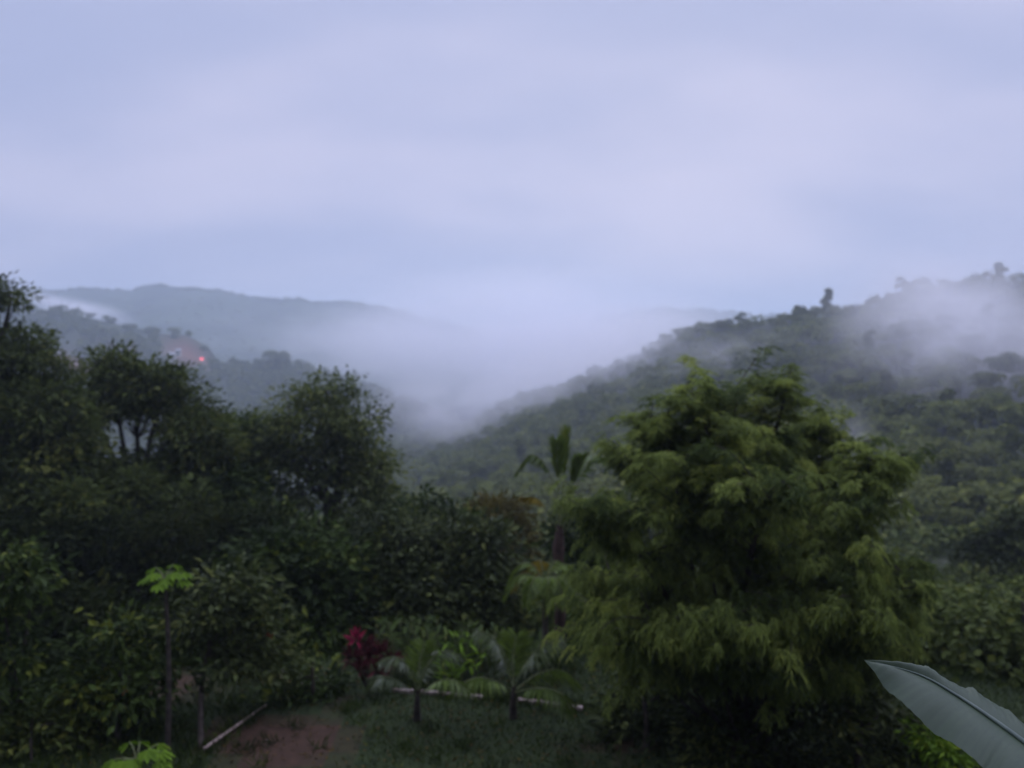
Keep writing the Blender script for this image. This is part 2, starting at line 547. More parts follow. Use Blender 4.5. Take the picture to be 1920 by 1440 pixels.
KINDS = []      # (mesh, wording)
for i in range(10):
    kd = 1 if i in (3, 7) else 0
    mb = MB()
    hh, ww = ((8.5, 2.1) if kd else (7.0 + 0.35 * (i % 4), 3.0 + 0.3 * (i % 3)))
    pale = i in (1, 4, 8)
    hill_crown(mb, 100 + i, hh, ww, 1500, 0.46, kd)
    me = mb.mesh('hillside_tree', [M['leaf_hill_pale'] if pale else M['leaf_hill'], M['bark']])
    word = 'tall narrow dark' if kd else ('pale green broad' if pale else ('bushy dark green' if i % 2 else 'round dark green'))
    KINDS.append((me, word))

# hand-placed trees on the skyline of the right hill
def copy_mesh_thing(name, me, loc, rz, sc, label, group=None):
    o = bpy.data.objects.new(name, me)
    COL.objects.link(o)
    o.location = tuple(loc); o.rotation_euler = (0, 0, rz)
    o.scale = sc if isinstance(sc, tuple) else (sc, sc, sc)
    return tag(o, label, 'tree', group)


def rh_ground(px, s=1.0):
    return RH.point(px, s)


mb = MB(); hill_crown(mb, 41, 10.5, 3.9, 2200, 0.5, 1)
me_lone = mb.mesh('ridge_tree', [M['leaf_hill'], M['bark']])
copy_mesh_thing('ridge_tree', me_lone, rh_ground(1547, 1.0) + np.array((0, -1, -0.2)), 0.3, (.85, .85, .85), 'tall dark lone tree standing highest on the ridge of the right hill')
mb = MB(); hill_crown(mb, 42, 6.5, 2.3, 1200, 0.42, 0)
me_r2 = mb.mesh('ridge_tree', [M['leaf_hill'], M['bark']])
copy_mesh_thing('ridge_tree', me_r2, rh_ground(1385) + np.array((0, -1, -1.0)), 1.3, 1.0, 'small rounded tree poking above the ridge left of the tall lone tree')
copy_mesh_thing('ridge_tree', me_r2, rh_ground(1492) + np.array((0, -1, -1.2)), 2.9, 0.8, 'very small tuft of a tree just left of the tall lone tree')
copy_mesh_thing('ridge_tree', me_r2, rh_ground(1690) + np.array((0, -1, 0.0)), 4.0, 1.0, 'misty knobbly tree on the ridge right of the tall lone tree')
copy_mesh_thing('ridge_tree', me_r2, rh_ground(1870) + np.array((0, -1, 0.0)), 5.2, .95, 'faint tree on the misty ridge at the far right')


def hide_by_near(px, py):
    """rough outline of what stands in front of the hill in the photograph"""
    if px < 745 and py > 700: return True
    if 1090 < px < 1720 and py > 800: return True
    if py > 1080: return True
    if px < 1100 and py > 985: return True
    return False


random.seed(5)
spots = []
for _ in range(30000):
    px = random.uniform(560, 2450); s = random.random() ** 0.6 * 1.03
    p = RH.point(px, s)
    rd = np.interp(px, RH.px, RH.D)
    # thin the sample so that trees end up evenly spread over the land
    if random.random() > (p[1] / 430.0) ** 1.1:
        continue
    rp = np.interp(px, RH.px, RH.py)
    py = 1080 + (rp - 1080) * min(s, 1)
    spots.append((px, py, p, s))
grid = {}
kept = []
for q in spots:
    p = q[2]
    c = (int(p[0] // 4.4), int(p[1] // 4.4))
    near = False
    for dx in (-1, 0, 1):
        for dy in (-1, 0, 1):
            for o in grid.get((c[0] + dx, c[1] + dy), ()):
                if (o[0] - p[0]) ** 2 + (o[1] - p[1]) ** 2 < 4.3 ** 2:
                    near = True
    if near: continue
    grid.setdefault(c, []).append(p)
    kept.append(q)
kept.sort(key=lambda q: q[2][1])
indiv, mass = [], []
for q in kept:
    px, py, p, s = q
    if 0 < px < 1920 and not hide_by_near(px, py) and len(indiv) < 250:
        indiv.append(q)
    else:
        mass.append(q)
for k, (px, py, p, s) in enumerate(indiv):
    me, word = KINDS[random.randrange(10)]
    sc = random.uniform(0.72, 1.18)
    if px < 1000: where = 'low on the slope behind the palms'
    elif px > 1700: where = 'on the misty slope beyond the feathery tree'
    else: where = 'on the slope above the feathery tree'
    lab = '%s crowned tree %s' % (word, where)
    copy_mesh_thing('hillside_tree', me, p + np.array((0, 0, -1.9 - 1.6 * (s > .9))), random.uniform(0, 6.28), (sc * random.uniform(.9, 1.15), sc * random.uniform(.9, 1.15), sc),
                    lab, lab.replace('tree', 'trees', 1))
mb, mbp = MB(), MB()
for k, (px, py, p, s) in enumerate(mass):
    b = mb
    far = p[1] > 150
    sc = random.uniform(0.75, 1.15)
    hill_crown(b, 1000 + k, 7.2 * sc, 3.2 * sc, 220 if far else 300, 0.95 if far else 0.9, 0, p + np.array((0, 0, -1.9 - 1.6 * (s > .9))), 2 if random.random() < .3 else 0)
tag(mb.build('forest', [M['leaf_hill'], M['bark'], M['leaf_hill_pale']]), 'mass of small tree crowns covering the misty right hillside', kind='stuff')
print('hill trees', len(indiv), len(mass))

# forest on the left ridge and the far hill
mb = MB()
random.seed(8)
n_r = 0
for _ in range(2600):
    px = random.uniform(-500, 940); s = random.random() ** 0.7
    if scar(px, s) > 0.3 or random.random() < 0.45 * (s > 0.55 and px < 420): continue
    p = LR.point(px, s)
    sc = random.uniform(0.7, 1.25)
    hill_crown(mb, 5000 + n_r, 7.0 * sc, 3.4 * sc, 70, 1.7, 0, p + np.array((0, 0, -2.2)))
    n_r += 1
tag(mb.build('ridge_forest', [M['leaf_hill'], M['bark']]), 'hazy woodland covering the ridge across the valley', kind='stuff')
mb = MB()
for k in range(1500):
    px = random.uniform(-200, 1500); s = 1.0 if k % 3 == 0 else random.uniform(0.2, 1)
    p = FH.point(px, s)
    sc = random.uniform(0.7, 1.3)
    hill_crown(mb, 9000 + k, 6 * sc, 5 * sc, 40, 2.2, 0, p + np.array((0, 0, -4.0)))
tag(mb.build('far_forest', [M['leaf_hill'], M['bark']]), 'faint woodland along the far blue hill', kind='stuff')
mb = MB(); hill_crown(mb, 61, 13.0, 6.2, 1400, 0.9, 0)
me_big = mb.mesh('round_tree', [M['leaf_hill'], M['bark']])
mb = MB(); hill_crown(mb, 62, 17.0, 4.2, 1400, 0.9, 1)
me_tall = mb.mesh('tall_tree', [M['leaf_hill'], M['bark']])
RIDGE_TREES = [('round_tree', me_big, 520, 0.97, 1.5, 'large round tree alone on the terrace edge across the valley'),
               ('tall_tree', me_tall, 180, 0.80, 0.95, 'tall dark tree on the red ridge nearest the left trees'),
               ('round_tree', me_big, 235, 0.82, 1.15, 'broad dark tree in the middle of the ridge across the valley'),
               ('round_tree', me_big, 282, 0.80, 0.9, 'dark tree just left of the bare red earth cut'),
               ('round_tree', me_big, 100, 0.93, 0.7, 'small tree on the ridge top under the drifting mist'),
               ('round_tree', me_big, 575, 0.94, 0.55, 'small bushy tree right of the large round terrace tree'),
               ('round_tree', me_big, 452, 0.96, 0.4, 'small bush of a tree between the red canopy and the round tree')]
for (nm, me, px, s, sc, lab) in RIDGE_TREES:
    copy_mesh_thing(nm, me, LR.point(px, s) + np.array((0, -2, -4.2 * sc)), px, sc, lab)


# ------------------------------------------------------------------ small far buildings on the ridge
def box(mb, c, sx, sy, sz, tone=.5, mat=0, yaw=0.0):
    ca, sa = math.cos(yaw), math.sin(yaw)
    P = []
    for z in (0, sz):
        for (x, y) in ((-sx, -sy), (sx, -sy), (sx, sy), (-sx, sy)):
            P.append((c[0] + (x * ca - y * sa) / 2, c[1] + (x * sa + y * ca) / 2, c[2] + z))
    mb.add(P, [(0, 3, 2, 1), (4, 5, 6, 7), (0, 1, 5, 4), (1, 2, 6, 5), (2, 3, 7, 6), (3, 0, 4, 7)], tone, mat)


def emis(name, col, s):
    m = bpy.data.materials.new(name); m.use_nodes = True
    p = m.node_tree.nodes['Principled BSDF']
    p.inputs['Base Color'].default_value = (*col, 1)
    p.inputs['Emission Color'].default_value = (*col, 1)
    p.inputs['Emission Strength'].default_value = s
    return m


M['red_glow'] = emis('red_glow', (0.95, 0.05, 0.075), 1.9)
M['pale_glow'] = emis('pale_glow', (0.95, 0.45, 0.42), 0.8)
b0 = at(378, 676, 470)
tent = empty('lit_canopy', b0, 'small glowing red canopy on the ridge across the valley', 'canopy')
mb = MB()
mb.add([(-2.0, -1.6, 1.1), (2.0, -1.6, 1.1), (2.0, 1.6, 1.1), (-2.0, 1.6, 1.1), (-.25, 0, 2.9), (.25, 0, 2.9)], [(0, 1, 5, 4), (2, 3, 4, 5)], .5)
mb.add([(2.0, -1.6, 1.1), (2.0, 1.6, 1.1), (.25, 0, 2.9), (-2.0, 1.6, 1.1), (-2.0, -1.6, 1.1), (-.25, 0, 2.9)], [(0, 1, 2), (3, 4, 5)], .5)
mb.build('roof', M['red_glow'], tent)
mb = MB(); box(mb, (0.5, -1.2, 0.3), 2.6, 0.1, 0.75); mb.build('front_panel', M['pale_glow'], tent)
for sx in (-1.85, 1.85):
    for sy in (-1.45, 1.45):
        mb = MB(); tube(mb, [(sx, sy, -2.5), (sx, sy, 1.12)], 0.06, 6); mb.build('post', M['roof_grey'], tent)

tent.scale = (.56, .56, .56)

HOUSES = [(322, 668, 470, 3.2, 'small whitish house left of the glowing red canopy'), (334, 661, 480, 2.4, 'smaller whitish hut just above the whitish house')]
for (px, py, D, wd, lab) in HOUSES:
    b = at(px, py, D)
    h = empty('ridge_house', b, lab, 'house')
    mb = MB(); box(mb, (0, 0, -2), wd, wd * .8, 3.2); mb.build('wall', M['plaster'], h)
    e = wd * .58
    mb = MB()
    mb.add([(-e, -e, 1.203), (e, -e, 1.203), (e, e, 1.203), (-e, e, 1.203), (-e, 0, 2.2), (e, 0, 2.2)], [(0, 1, 5, 4), (2, 3, 4, 5), (0, 3, 2, 1)])
    mb.add([(-e, -e, 1.203), (-e, 0, 2.2), (-e, e, 1.203), (e, -e, 1.203), (e, e, 1.203), (e, 0, 2.2)], [(0, 1, 2), (3, 4, 5)])
    mb.build('roof', M['roof_grey'], h)
    mb = MB(); box(mb, (0.3, -wd * .4 - .02, -.6), .8, .06, 1.6); mb.build('door', M['dark_opening'], h)


# ------------------------------------------------------------------ near broad-leaved trees
def lobe(px, py, D, rx, ry, depth=None):
    c = at(px, py, D)
    k = D / F
    return (c, rx * k, (depth if depth is not None else (rx + ry) * 0.5 * k), ry * k)


def tree(name, label, base, lobes, mat, bark='bark', leaf=(0.20, 0.085), trunk_r=0.16, dens=1.0, group=None, droop=0.35, fork=0.45, loose=0.22, cat='tree', up=0.6, twig=True, lean=None, limb=.55):
    base = np.asarray(base, float)
    root = empty(name, base, label, cat, group)
    cr, tr = MB(), MB()
    cs = np.array([l[0] for l in lobes])
    mid = cs.mean(0)
    low = cs[:, 2].min()
    top = base + (np.array((mid[0], mid[1], max(low, base[2] + 0.6))) - base) * np.array((fork, fork, 1.0))
    wob = rng.normal(size=3) * np.array((.12, .12, 0))
    if lean is not None: top = np.asarray(lean, float)
    tp = curve([base - np.array((0, 0, .3)), base * .5 + top * .5 + wob, top], 9)
    tube(tr, tp, np.linspace(trunk_r * 1.25, trunk_r * .75, 9), 9, 0.5)
    for (c, rx, ry, rz) in lobes:
        # limb from the trunk into the lobe
        k = rng.integers(4, 9)
        s = tp[k]
        m1 = s * .5 + c * .5 + rng.normal(size=3) * .12 * np.linalg.norm(c - s) * .5 + np.array((0, 0, .08 * np.linalg.norm(c - s)))
        lp = curve([s, m1, c], 8)
        tube(tr, lp, np.linspace(trunk_r * limb, trunk_r * .14, 8), 6, 0.5)
        ncl = max(6, int(dens * 17 * (rx * rz + 0.5 * ry * rx) / 0.30))
        n = rng.normal(size=(ncl, 3)); n = unit(n)
        rad = 0.35 + 0.70 * rng.random((ncl, 1)) ** 0.55
        CC = c + n * np.array((rx, ry, rz)) * rad
        lsz, ltone = rng.uniform(.72, 1.35), rng.normal() * .13
        ctone = np.clip(0.42 + ltone + 0.24 * rng.normal(size=ncl), 0, 1)
        if twig:
            for q in range(0, ncl, 3):
                a = lp[rng.integers(4, 8)]
                tube(tr, curve([a, a * .45 + CC[q] * .55 + np.array((0, 0, .08)), CC[q]], 4), [trunk_r * .13, trunk_r * .09, trunk_r * .06, .006], 4, 0.5)
        per = 34
        cl = np.repeat(np.arange(ncl), per)
        nn = len(cl)
        off = rng.normal(size=(nn, 3)) * np.array((loose, loose, loose * .6))
        P = CC[cl] + off
        d = unit(off) + n[cl] * .5 + rng.normal(size=(nn, 3)) * .45 + np.array((0, 0, -droop))
        nr = n[cl] * .35 + rng.normal(size=(nn, 3)) * .5 + np.array((0, 0, up))
        t = np.clip(ctone[cl] + .16 * rng.normal(size=nn), 0, 1)
        leaves(cr, P, d, nr, leaf[0] * lsz * (.55 + .8 * rng.random(nn)), leaf[1] * lsz * (.7 + .6 * rng.random(nn)), t)
    tr.build('trunk', M[bark], root, base, smooth=True)
    cr.build('crown', M[mat], root, base)
    return root


def foot(px, D):
    x = (px - 960) / F * D
    return np.array((x, D, ground_z(x, D)))


tree('dark_tree', 'tallest dark tree at the left edge with an airy sprig on top', foot(-60, 24),
     [lobe(22, 556, 24, 36, 16), lobe(-20, 545, 24, 30, 22), lobe(-85, 650, 24, 80, 45), lobe(15, 655, 24, 70, 40), lobe(85, 695, 23.8, 48, 38), lobe(-60, 760, 24, 120, 80), lobe(60, 775, 23.5, 95, 62), lobe(130, 840, 23.5, 50, 50),
      lobe(40, 880, 23, 120, 70), lobe(-90, 900, 23, 110, 80), lobe(30, 970, 22.5, 110, 60), lobe(20, 1045, 21, 60, 40), lobe(110, 1020, 21.3, 45, 50), lobe(140, 950, 22, 60, 45), lobe(-40, 1000, 21.5, 60, 60), lobe(60, 935, 22.2, 60, 45)], 'leaf_dark', trunk_r=.22, dens=1.1)
tree('dark_tree', 'broad dark tree with a pale gap through its crown, second from the left edge', foot(250, 26),
     [lobe(212, 695, 26, 40, 34), lobe(265, 722, 26, 60, 40), lobe(322, 722, 26, 42, 28), lobe(362, 775, 26, 42, 46), lobe(265, 752, 26, 95, 28), lobe(375, 830, 25.5, 62, 60),
      lobe(320, 885, 25.5, 80, 45), lobe(190, 905, 25.2, 70, 55), lobe(280, 950, 25, 110, 55), lobe(205, 985, 22.8, 60, 42), lobe(285, 1030, 22.2, 55, 36), lobe(350, 960, 23, 55, 45), lobe(385, 1020, 22.5, 50, 45), lobe(240, 925, 23.6, 50, 40), lobe(165, 765, 26.3, 24, 50)], 'leaf_dark', trunk_r=.20, dens=1.1)
tree('forked_tree', 'tree with forked dark trunks and a rounded crown, rightmost of the left trees', foot(605, 27),
     [lobe(612, 730, 27, 48, 28), lobe(540, 775, 27, 48, 40), lobe(600, 795, 27, 75, 50), lobe(675, 795, 27, 48, 55), lobe(540, 840, 27, 55, 50), lobe(640, 865, 27, 65, 50), lobe(700, 880, 27, 38, 60),
      lobe(560, 915, 27, 50, 32), lobe(690, 945, 26.8, 45, 40)], 'leaf_open', trunk_r=.17, dens=.55, leaf=(.21, .095), loose=.26)
tree('dark_tree', 'low dark tree filling the dip between the gap tree and the forked tree', foot(450, 28),
     [lobe(440, 800, 28, 40, 34), lobe(480, 830, 28, 45, 45), lobe(430, 880, 27.5, 70, 55), lobe(490, 940, 27, 70, 50), lobe(400, 960, 26.5, 80, 50), lobe(500, 985, 23.5, 50, 42), lobe(450, 1030, 23, 45, 36), lobe(430, 925, 25, 55, 42)], 'leaf_mid', trunk_r=.14, dens=1.0)
# understorey under the left trees, its shade put into the leaf colour
tree('understorey_tree', 'black shaded bush under the tallest left tree', foot(60, 20.5), [lobe(-20, 1030, 20.5, 120, 70), lobe(110, 1030, 20.5, 90, 60), lobe(40, 1110, 20, 130, 70)], 'leaf_shade', trunk_r=.10, dens=.9)
tree('understorey_tree', 'black shaded bush below the gap tree, behind the papaya', foot(260, 21), [lobe(210, 1035, 21, 90, 60), lobe(330, 1010, 21, 90, 60), lobe(260, 1110, 20.5, 120, 70)], 'leaf_shade', trunk_r=.10, dens=.9)
tree('understorey_tree', 'dark leafy bush below the dip, right of the papaya', foot(440, 20), [lobe(420, 1020, 20.5, 80, 60), lobe(500, 1010, 20.5, 80, 50), lobe(440, 1100, 20, 100, 60)], 'leaf_shade', trunk_r=.10, dens=.9)

# middle band of garden trees
tree('garden_tree', 'leafy grey green garden tree in front of the forked trunks', foot(560, 17.5),
     [lobe(520, 1050, 17.5, 75, 50), lobe(610, 1040, 17.5, 70, 50), lobe(560, 1110, 17, 100, 60), lobe(470, 1130, 17, 70, 55), lobe(640, 1120, 17.2, 60, 55), lobe(560, 1180, 16.6, 100, 50)], 'leaf_mid', leaf=(.19, .09), trunk_r=.09, dens=1.1)
tree('garden_tree', 'dark garden tree right of the forked trunks, above the red plant', foot(720, 18.5),
     [lobe(690, 1010, 18.5, 60, 50), lobe(760, 1020, 18.5, 65, 55), lobe(700, 1090, 18, 80, 60), lobe(780, 1110, 18, 70, 55), lobe(720, 1160, 17.5, 90, 45)], 'leaf_grey', leaf=(.19, .09), trunk_r=.09, dens=1.0)
tree('garden_tree', 'dark garden tree left of the small palm', foot(880, 19),
     [lobe(840, 1030, 19, 60, 50), lobe(910, 1040, 19, 60, 55), lobe(860, 1110, 18.5, 80, 55), lobe(940, 1120, 18.3, 50, 50), lobe(880, 1165, 18, 80, 40)], 'leaf_grey', leaf=(.19, .09), trunk_r=.09, dens=1.0)
tree('garden_tree', 'green topped tree rising between the forked tree and the tall palm', foot(800, 23),
     [lobe(800, 955, 23, 42, 32), lobe(770, 990, 23, 50, 36), lobe(850, 990, 23, 50, 36), lobe(810, 1040, 22.5, 80, 45)], 'leaf_mid', leaf=(.20, .09), trunk_r=.1, dens=1.0)
tree('brown_shrub', 'brownish shrub left of the tall palm trunk', foot(940, 25), [lobe(925, 970, 25, 42, 34), lobe(975, 985, 25, 32, 34), lobe(940, 1020, 24.5, 60, 34)], 'leaf_brown', leaf=(.2, .08), trunk_r=.08, dens=.8, cat='shrub')
tree('garden_tree', 'leafy green bush between the tall palm and the feathery tree', foot(1120, 18), [lobe(1100, 1010, 18, 55, 50), lobe(1120, 1090, 17.5, 60, 60), lobe(1080, 1150, 17, 60, 50)], 'leaf_mid', trunk_r=.08, dens=.9)

# bottom left small trees
tree('sapling', 'low slim tree with light green leaves spreading left of the papaya stem', on_ground(215, 1395),
     [lobe(240, 1190, 12.9, 60, 35), lobe(180, 1240, 12.7, 75, 40), lobe(290, 1205, 13.2, 50, 40), lobe(130, 1300, 12.5, 60, 36), lobe(230, 1290, 12.4, 80, 40), lobe(320, 1255, 12.6, 40, 30)],
     'leaf_mid', leaf=(.15, .07), trunk_r=.042, dens=1.0, loose=.18, lean=at(225, 1240, 12.9), limb=.4)
tree('sapling', 'slim dark stemmed tree with greyer leaves just right of the papaya stem', on_ground(376, 1412),
     [lobe(420, 1105, 13.2, 60, 40), lobe(390, 1160, 13.0, 70, 40), lobe(470, 1165, 13.2, 60, 45), lobe(420, 1225, 12.9, 60, 36), lobe(500, 1230, 13.3, 50, 40)],
     'leaf_grey', leaf=(.15, .07), trunk_r=.038, dens=.9, loose=.18, lean=at(395, 1200, 13.0), limb=.4)
tree('edge_shrub', 'yellow green shrub at the left edge beneath the tallest tree', foot(10, 12.5),
     [lobe(5, 1040, 12.5, 40, 35), lobe(40, 1085, 12.5, 45, 40), lobe(-20, 1120, 12.5, 60, 50), lobe(20, 1210, 12.3, 60, 60), lobe(-20, 1320, 12, 70, 60)], 'leaf_mid', leaf=(.17, .08), trunk_r=.05, dens=.8, loose=.17, cat='shrub')
tree('low_shrub', 'dark low shrub in the bottom left corner', on_ground(60, 1440), [lobe(60, 1380, 12, 90, 45), lobe(160, 1390, 12.2, 70, 40), lobe(-10, 1420, 11.8, 70, 50)], 'leaf_dark', leaf=(.15, .07), trunk_r=.015, dens=1.0, loose=.16, cat='shrub')
tree('low_shrub', 'low green shrub beside the upper end of the fallen pole', on_ground(590, 1320), [lobe(585, 1270, 13.9, 50, 36), lobe(540, 1295, 13.7, 32, 26), lobe(625, 1290, 13.8, 30, 24)], 'leaf_mid', leaf=(.15, .06), trunk_r=.03, dens=.9, loose=.14, cat='shrub')

# right edge trees behind the banana leaf
tree('slope_tree', 'dark tree on the right edge above the banana leaf', foot(1860, 34), [lobe(1850, 1040, 34, 50, 40), lobe(1905, 1000, 34, 50, 45), lobe(1870, 1095, 33, 80, 50), lobe(1960, 1060, 33, 60, 60)], 'leaf_grey', leaf=(.26, .12), trunk_r=.13, dens=.7)
tree('slope_tree', 'grey green tree between the feathery tree and the right edge', foot(1770, 27), [lobe(1760, 1110, 27, 60, 50), lobe(1830, 1130, 27, 60, 50), lobe(1770, 1180, 26, 80, 60), lobe(1860, 1210, 26, 80, 60)], 'leaf_grey', leaf=(.22, .10), trunk_r=.12, dens=.8)
tree('slope_tree', 'grey green bush directly behind the upper edge of the banana leaf', foot(1850, 17), [lobe(1780, 1240, 17, 80, 50), lobe(1880, 1260, 17, 80, 60), lobe(1800, 1320, 16.5, 90, 60), lobe(1960, 1300, 17, 80, 80)], 'leaf_grey', leaf=(.17, .07), trunk_r=.08, dens=.9)
tree('low_shrub', 'bright yellow green shrub peeping out under the banana leaf', on_ground(1790, 1520), [lobe(1770, 1405, 10.3, 32, 28), lobe(1740, 1385, 10.4, 16, 14), lobe(1810, 1450, 10.2, 40, 28)], 'leaf_bright', leaf=(.15, .06), trunk_r=.03, dens=.9, loose=.12, cat='shrub')
tree('low_shrub', 'dark shrub at the foot of the feathery tree on its right', on_ground(1600, 1450), [lobe(1540, 1330, 11.6, 90, 60), lobe(1650, 1330, 11.9, 90, 70), lobe(1620, 1420, 11.4, 100, 50), lobe(1720, 1400, 11.8, 60, 60)], 'leaf_grey', leaf=(.15, .06), trunk_r=.04, dens=.8, loose=.16, cat='shrub')
tree('low_shrub', 'dark shrub at the foot of the feathery tree on its left', on_ground(1210, 1410), [lobe(1170, 1290, 13.0, 60, 50), lobe(1240, 1310, 12.6, 70, 60), lobe(1200, 1370, 12.4, 80, 45)], 'leaf_grey', leaf=(.15, .06), trunk_r=.04, dens=.7, loose=.16, cat='shrub')


tree('slope_tree', 'dark leafy tree above the bush behind the banana leaf, right of the feathery tree', foot(1800, 21), [lobe(1740, 1160, 21, 70, 50), lobe(1830, 1160, 21, 80, 55), lobe(1910, 1150, 21, 80, 60), lobe(1770, 1230, 20.5, 90, 60), lobe(1890, 1230, 20.5, 90, 60), lobe(1980, 1220, 20.5, 80, 70)], 'leaf_grey', leaf=(.20, .09), trunk_r=.10, dens=.9)
tree('understorey_tree', 'dark bush between the left edge shrub and the light green slim tree', foot(110, 16), [lobe(60, 1150, 16, 90, 60), lobe(150, 1165, 16, 90, 60), lobe(100, 1230, 15.6, 120, 55), lobe(230, 1220, 15.8, 80, 50)], 'leaf_shade', trunk_r=.08, dens=.9)
tree('understorey_tree', 'dark bush behind the two slim trees, right of the papaya stem', foot(360, 16), [lobe(350, 1180, 16, 80, 60), lobe(430, 1200, 16, 70, 50), lobe(380, 1250, 15.6, 90, 40)], 'leaf_shade', trunk_r=.08, dens=.8)


tree('low_shrub', 'dark shrub hiding the trunk foot of the feathery tree', on_ground(1400, 1455), [lobe(1350, 1330, 11.6, 80, 60), lobe(1440, 1320, 11.5, 80, 60), lobe(1330, 1410, 11.3, 90, 45), lobe(1460, 1410, 11.3, 90, 45)], 'leaf_grey', leaf=(.15, .06), trunk_r=.03, dens=.9, loose=.16, cat='shrub')


# ------------------------------------------------------------------ the big feathery tree on the right
def feathery():
    base = on_ground(1395, 1432)
    root = empty('feathery_tree', base, 'large feathery tree with drooping yellow green sprays, right of the palms', 'tree')
    tr, cr = MB(), MB()
    D0 = base[1]
    limbs = [  # each a path in photo pixels with a distance offset
        [(1395, 1440, 0), (1400, 1300, .1), (1385, 1150, .2), (1380, 1050, .3), (1400, 900, .3), (1450, 780, .3), (1472, 700, .2)],
        [(1385, 1150, .2), (1340, 1030, -.2), (1290, 900, -.4), (1250, 810, -.5), (1215, 800, -.5)],
        [(1380, 1050, .3), (1350, 900, .5), (1340, 790, .7), (1350, 725, .8)],
        [(1400, 1300, .1), (1300, 1180, -.5), (1220, 1050, -.9), (1165, 970, -1.0), (1145, 960, -1.0)],
        [(1400, 1300, .1), (1470, 1180, -.4), (1540, 1060, -.8), (1600, 930, -.8), (1650, 850, -.7)],
        [(1385, 1150, .2), (1470, 1020, .8), (1530, 930, 1.2), (1560, 840, 1.3), (1570, 785, 1.2)],
        [(1400, 1320, 0), (1500, 1240, -.7), (1610, 1130, -1.0), (1700, 1060, -1.0)],
        [(1400, 1320, 0), (1290, 1240, -.9), (1200, 1170, -1.2), (1150, 1150, -1.2)],
        [(1385, 1150, .2), (1400, 1040, -1.0), (1420, 950, -1.5), (1430, 900, -1.6)],
        [(1400, 1330, 0), (1350, 1230, -1.3), (1320, 1150, -1.8)],
        [(1400, 1330, 0), (1270, 1200, .4), (1190, 1100, .6), (1150, 1070, .5)],
        [(1400, 1330, 0), (1620, 1250, -.3), (1690, 1230, -.2)],
        [(1385, 1150, .2), (1440, 1010, 1.2), (1480, 900, 1.8), (1500, 800, 1.9)],
        [(1380, 1050, .3), (1290, 950, .8), (1230, 880, 1.2), (1190, 850, 1.2)],
    ]
    limbs = [[(1400 + (x - 1400) * (.80 if lp[-1][1] > 1120 else (1.13 if lp[-1][0] < 1300 else 1.04)), y, d) for (x, y, d) in lp] for lp in limbs]
    limbs = [[(1405 + (x - 1400) * .93, 1430 - (1430 - y) * .955, d) for (x, y, d) in lp] for lp in limbs]
    nmain = len(limbs)
    poly = [(1160, 900), (1215, 830), (1290, 780), (1370, 770), (1468, 700), (1515, 860), (1565, 800), (1640, 845), (1680, 890), (1700, 990), (1690, 1120), (1620, 1210), (1500, 1250), (1250, 1250), (1160, 1190), (1135, 1040)]

    def inside(x, y):
        c = False
        for k in range(len(poly)):
            (x1, y1), (x2, y2) = poly[k], poly[k - 1]
            if (y1 > y) != (y2 > y) and x < (x2 - x1) * (y - y1) / (y2 - y1) + x1: c = not c
        return c
    r2 = np.random.default_rng(77)
    while len(limbs) < nmain + 32:
        x, y = r2.uniform(1085, 1710), r2.uniform(715, 1260)
        if not inside(x, y): continue
        d = r2.uniform(-1.7, 1.6) * (.45 + .55 * min(1, (y - 690) / 260))
        hy = min(1330, y + r2.uniform(170, 330)); hx = 1395 + (x - 1395) * r2.uniform(.25, .5)
        limbs.append([(1395 + (hx - 1395) * .25, min(1390, hy + 60), d * .1), (hx, hy, d * .4), (x * .7 + hx * .3, y * .65 + hy * .35, d * .8), (x, y, d)])
    for li, lp in enumerate(limbs):
        pts = curve([at(x, y, D0 + d) for (x, y, d) in lp], 26)
        r0 = .12 if li == 0 else (.050 if li < nmain else .028)
        tube(tr, pts, np.linspace(r0, .012, 26), 7, .5)
        # side twigs, each carrying drooping sprays
        for k in range(14 if li >= nmain else (7 if li else 9), 26):
            t = k / 25.0
            nt = (2 + int(1.8 * t)) if li < nmain else 2
            if li == 0 and t < .5: nt = 3
            for q in range(nt):
                a = rng.random() * 6.28
                out = np.array((math.cos(a), math.sin(a), 0.15 + .65 * rng.random()))
                hi = min(1.0, max(0.0, (pts[k][2] - 2.6) / 2.0))
                out = out * (1 - .35 * hi) + np.array((0, 0, .55 * hi))
                Lb = (0.22 + 1.0 * rng.random() ** 2.2) * (1.0 - .25 * t)
                p0 = pts[k]
                p1 = p0 + out * Lb * .6
                p2 = p0 + out * Lb + np.array((0, 0, -.30 * Lb * rng.random()))
                bp = curve([p0, p1, p2], 7)
                tube(tr, bp, np.linspace(.010, .004, 7), 4, .5)
                tone_b = np.clip(.40 + .28 * rng.normal(), 0, 1)
                for m in range(2, 7):
                    for w in range(4):
                        spray(cr, bp[m] + rng.normal(size=3) * .05, a + rng.normal() * 1.3, tone_b, .10 + .17 * rng.random(), .80 - .50 * hi)
                if t > .7 or rng.random() < .25:
                    spray(cr, bp[-1], a, tone_b, .28, .85 - .6 * hi)
    tr.build('trunk', M['bark'], root, base, smooth=True)
    cr.build('crown', M['leaf_feather'], root, base)


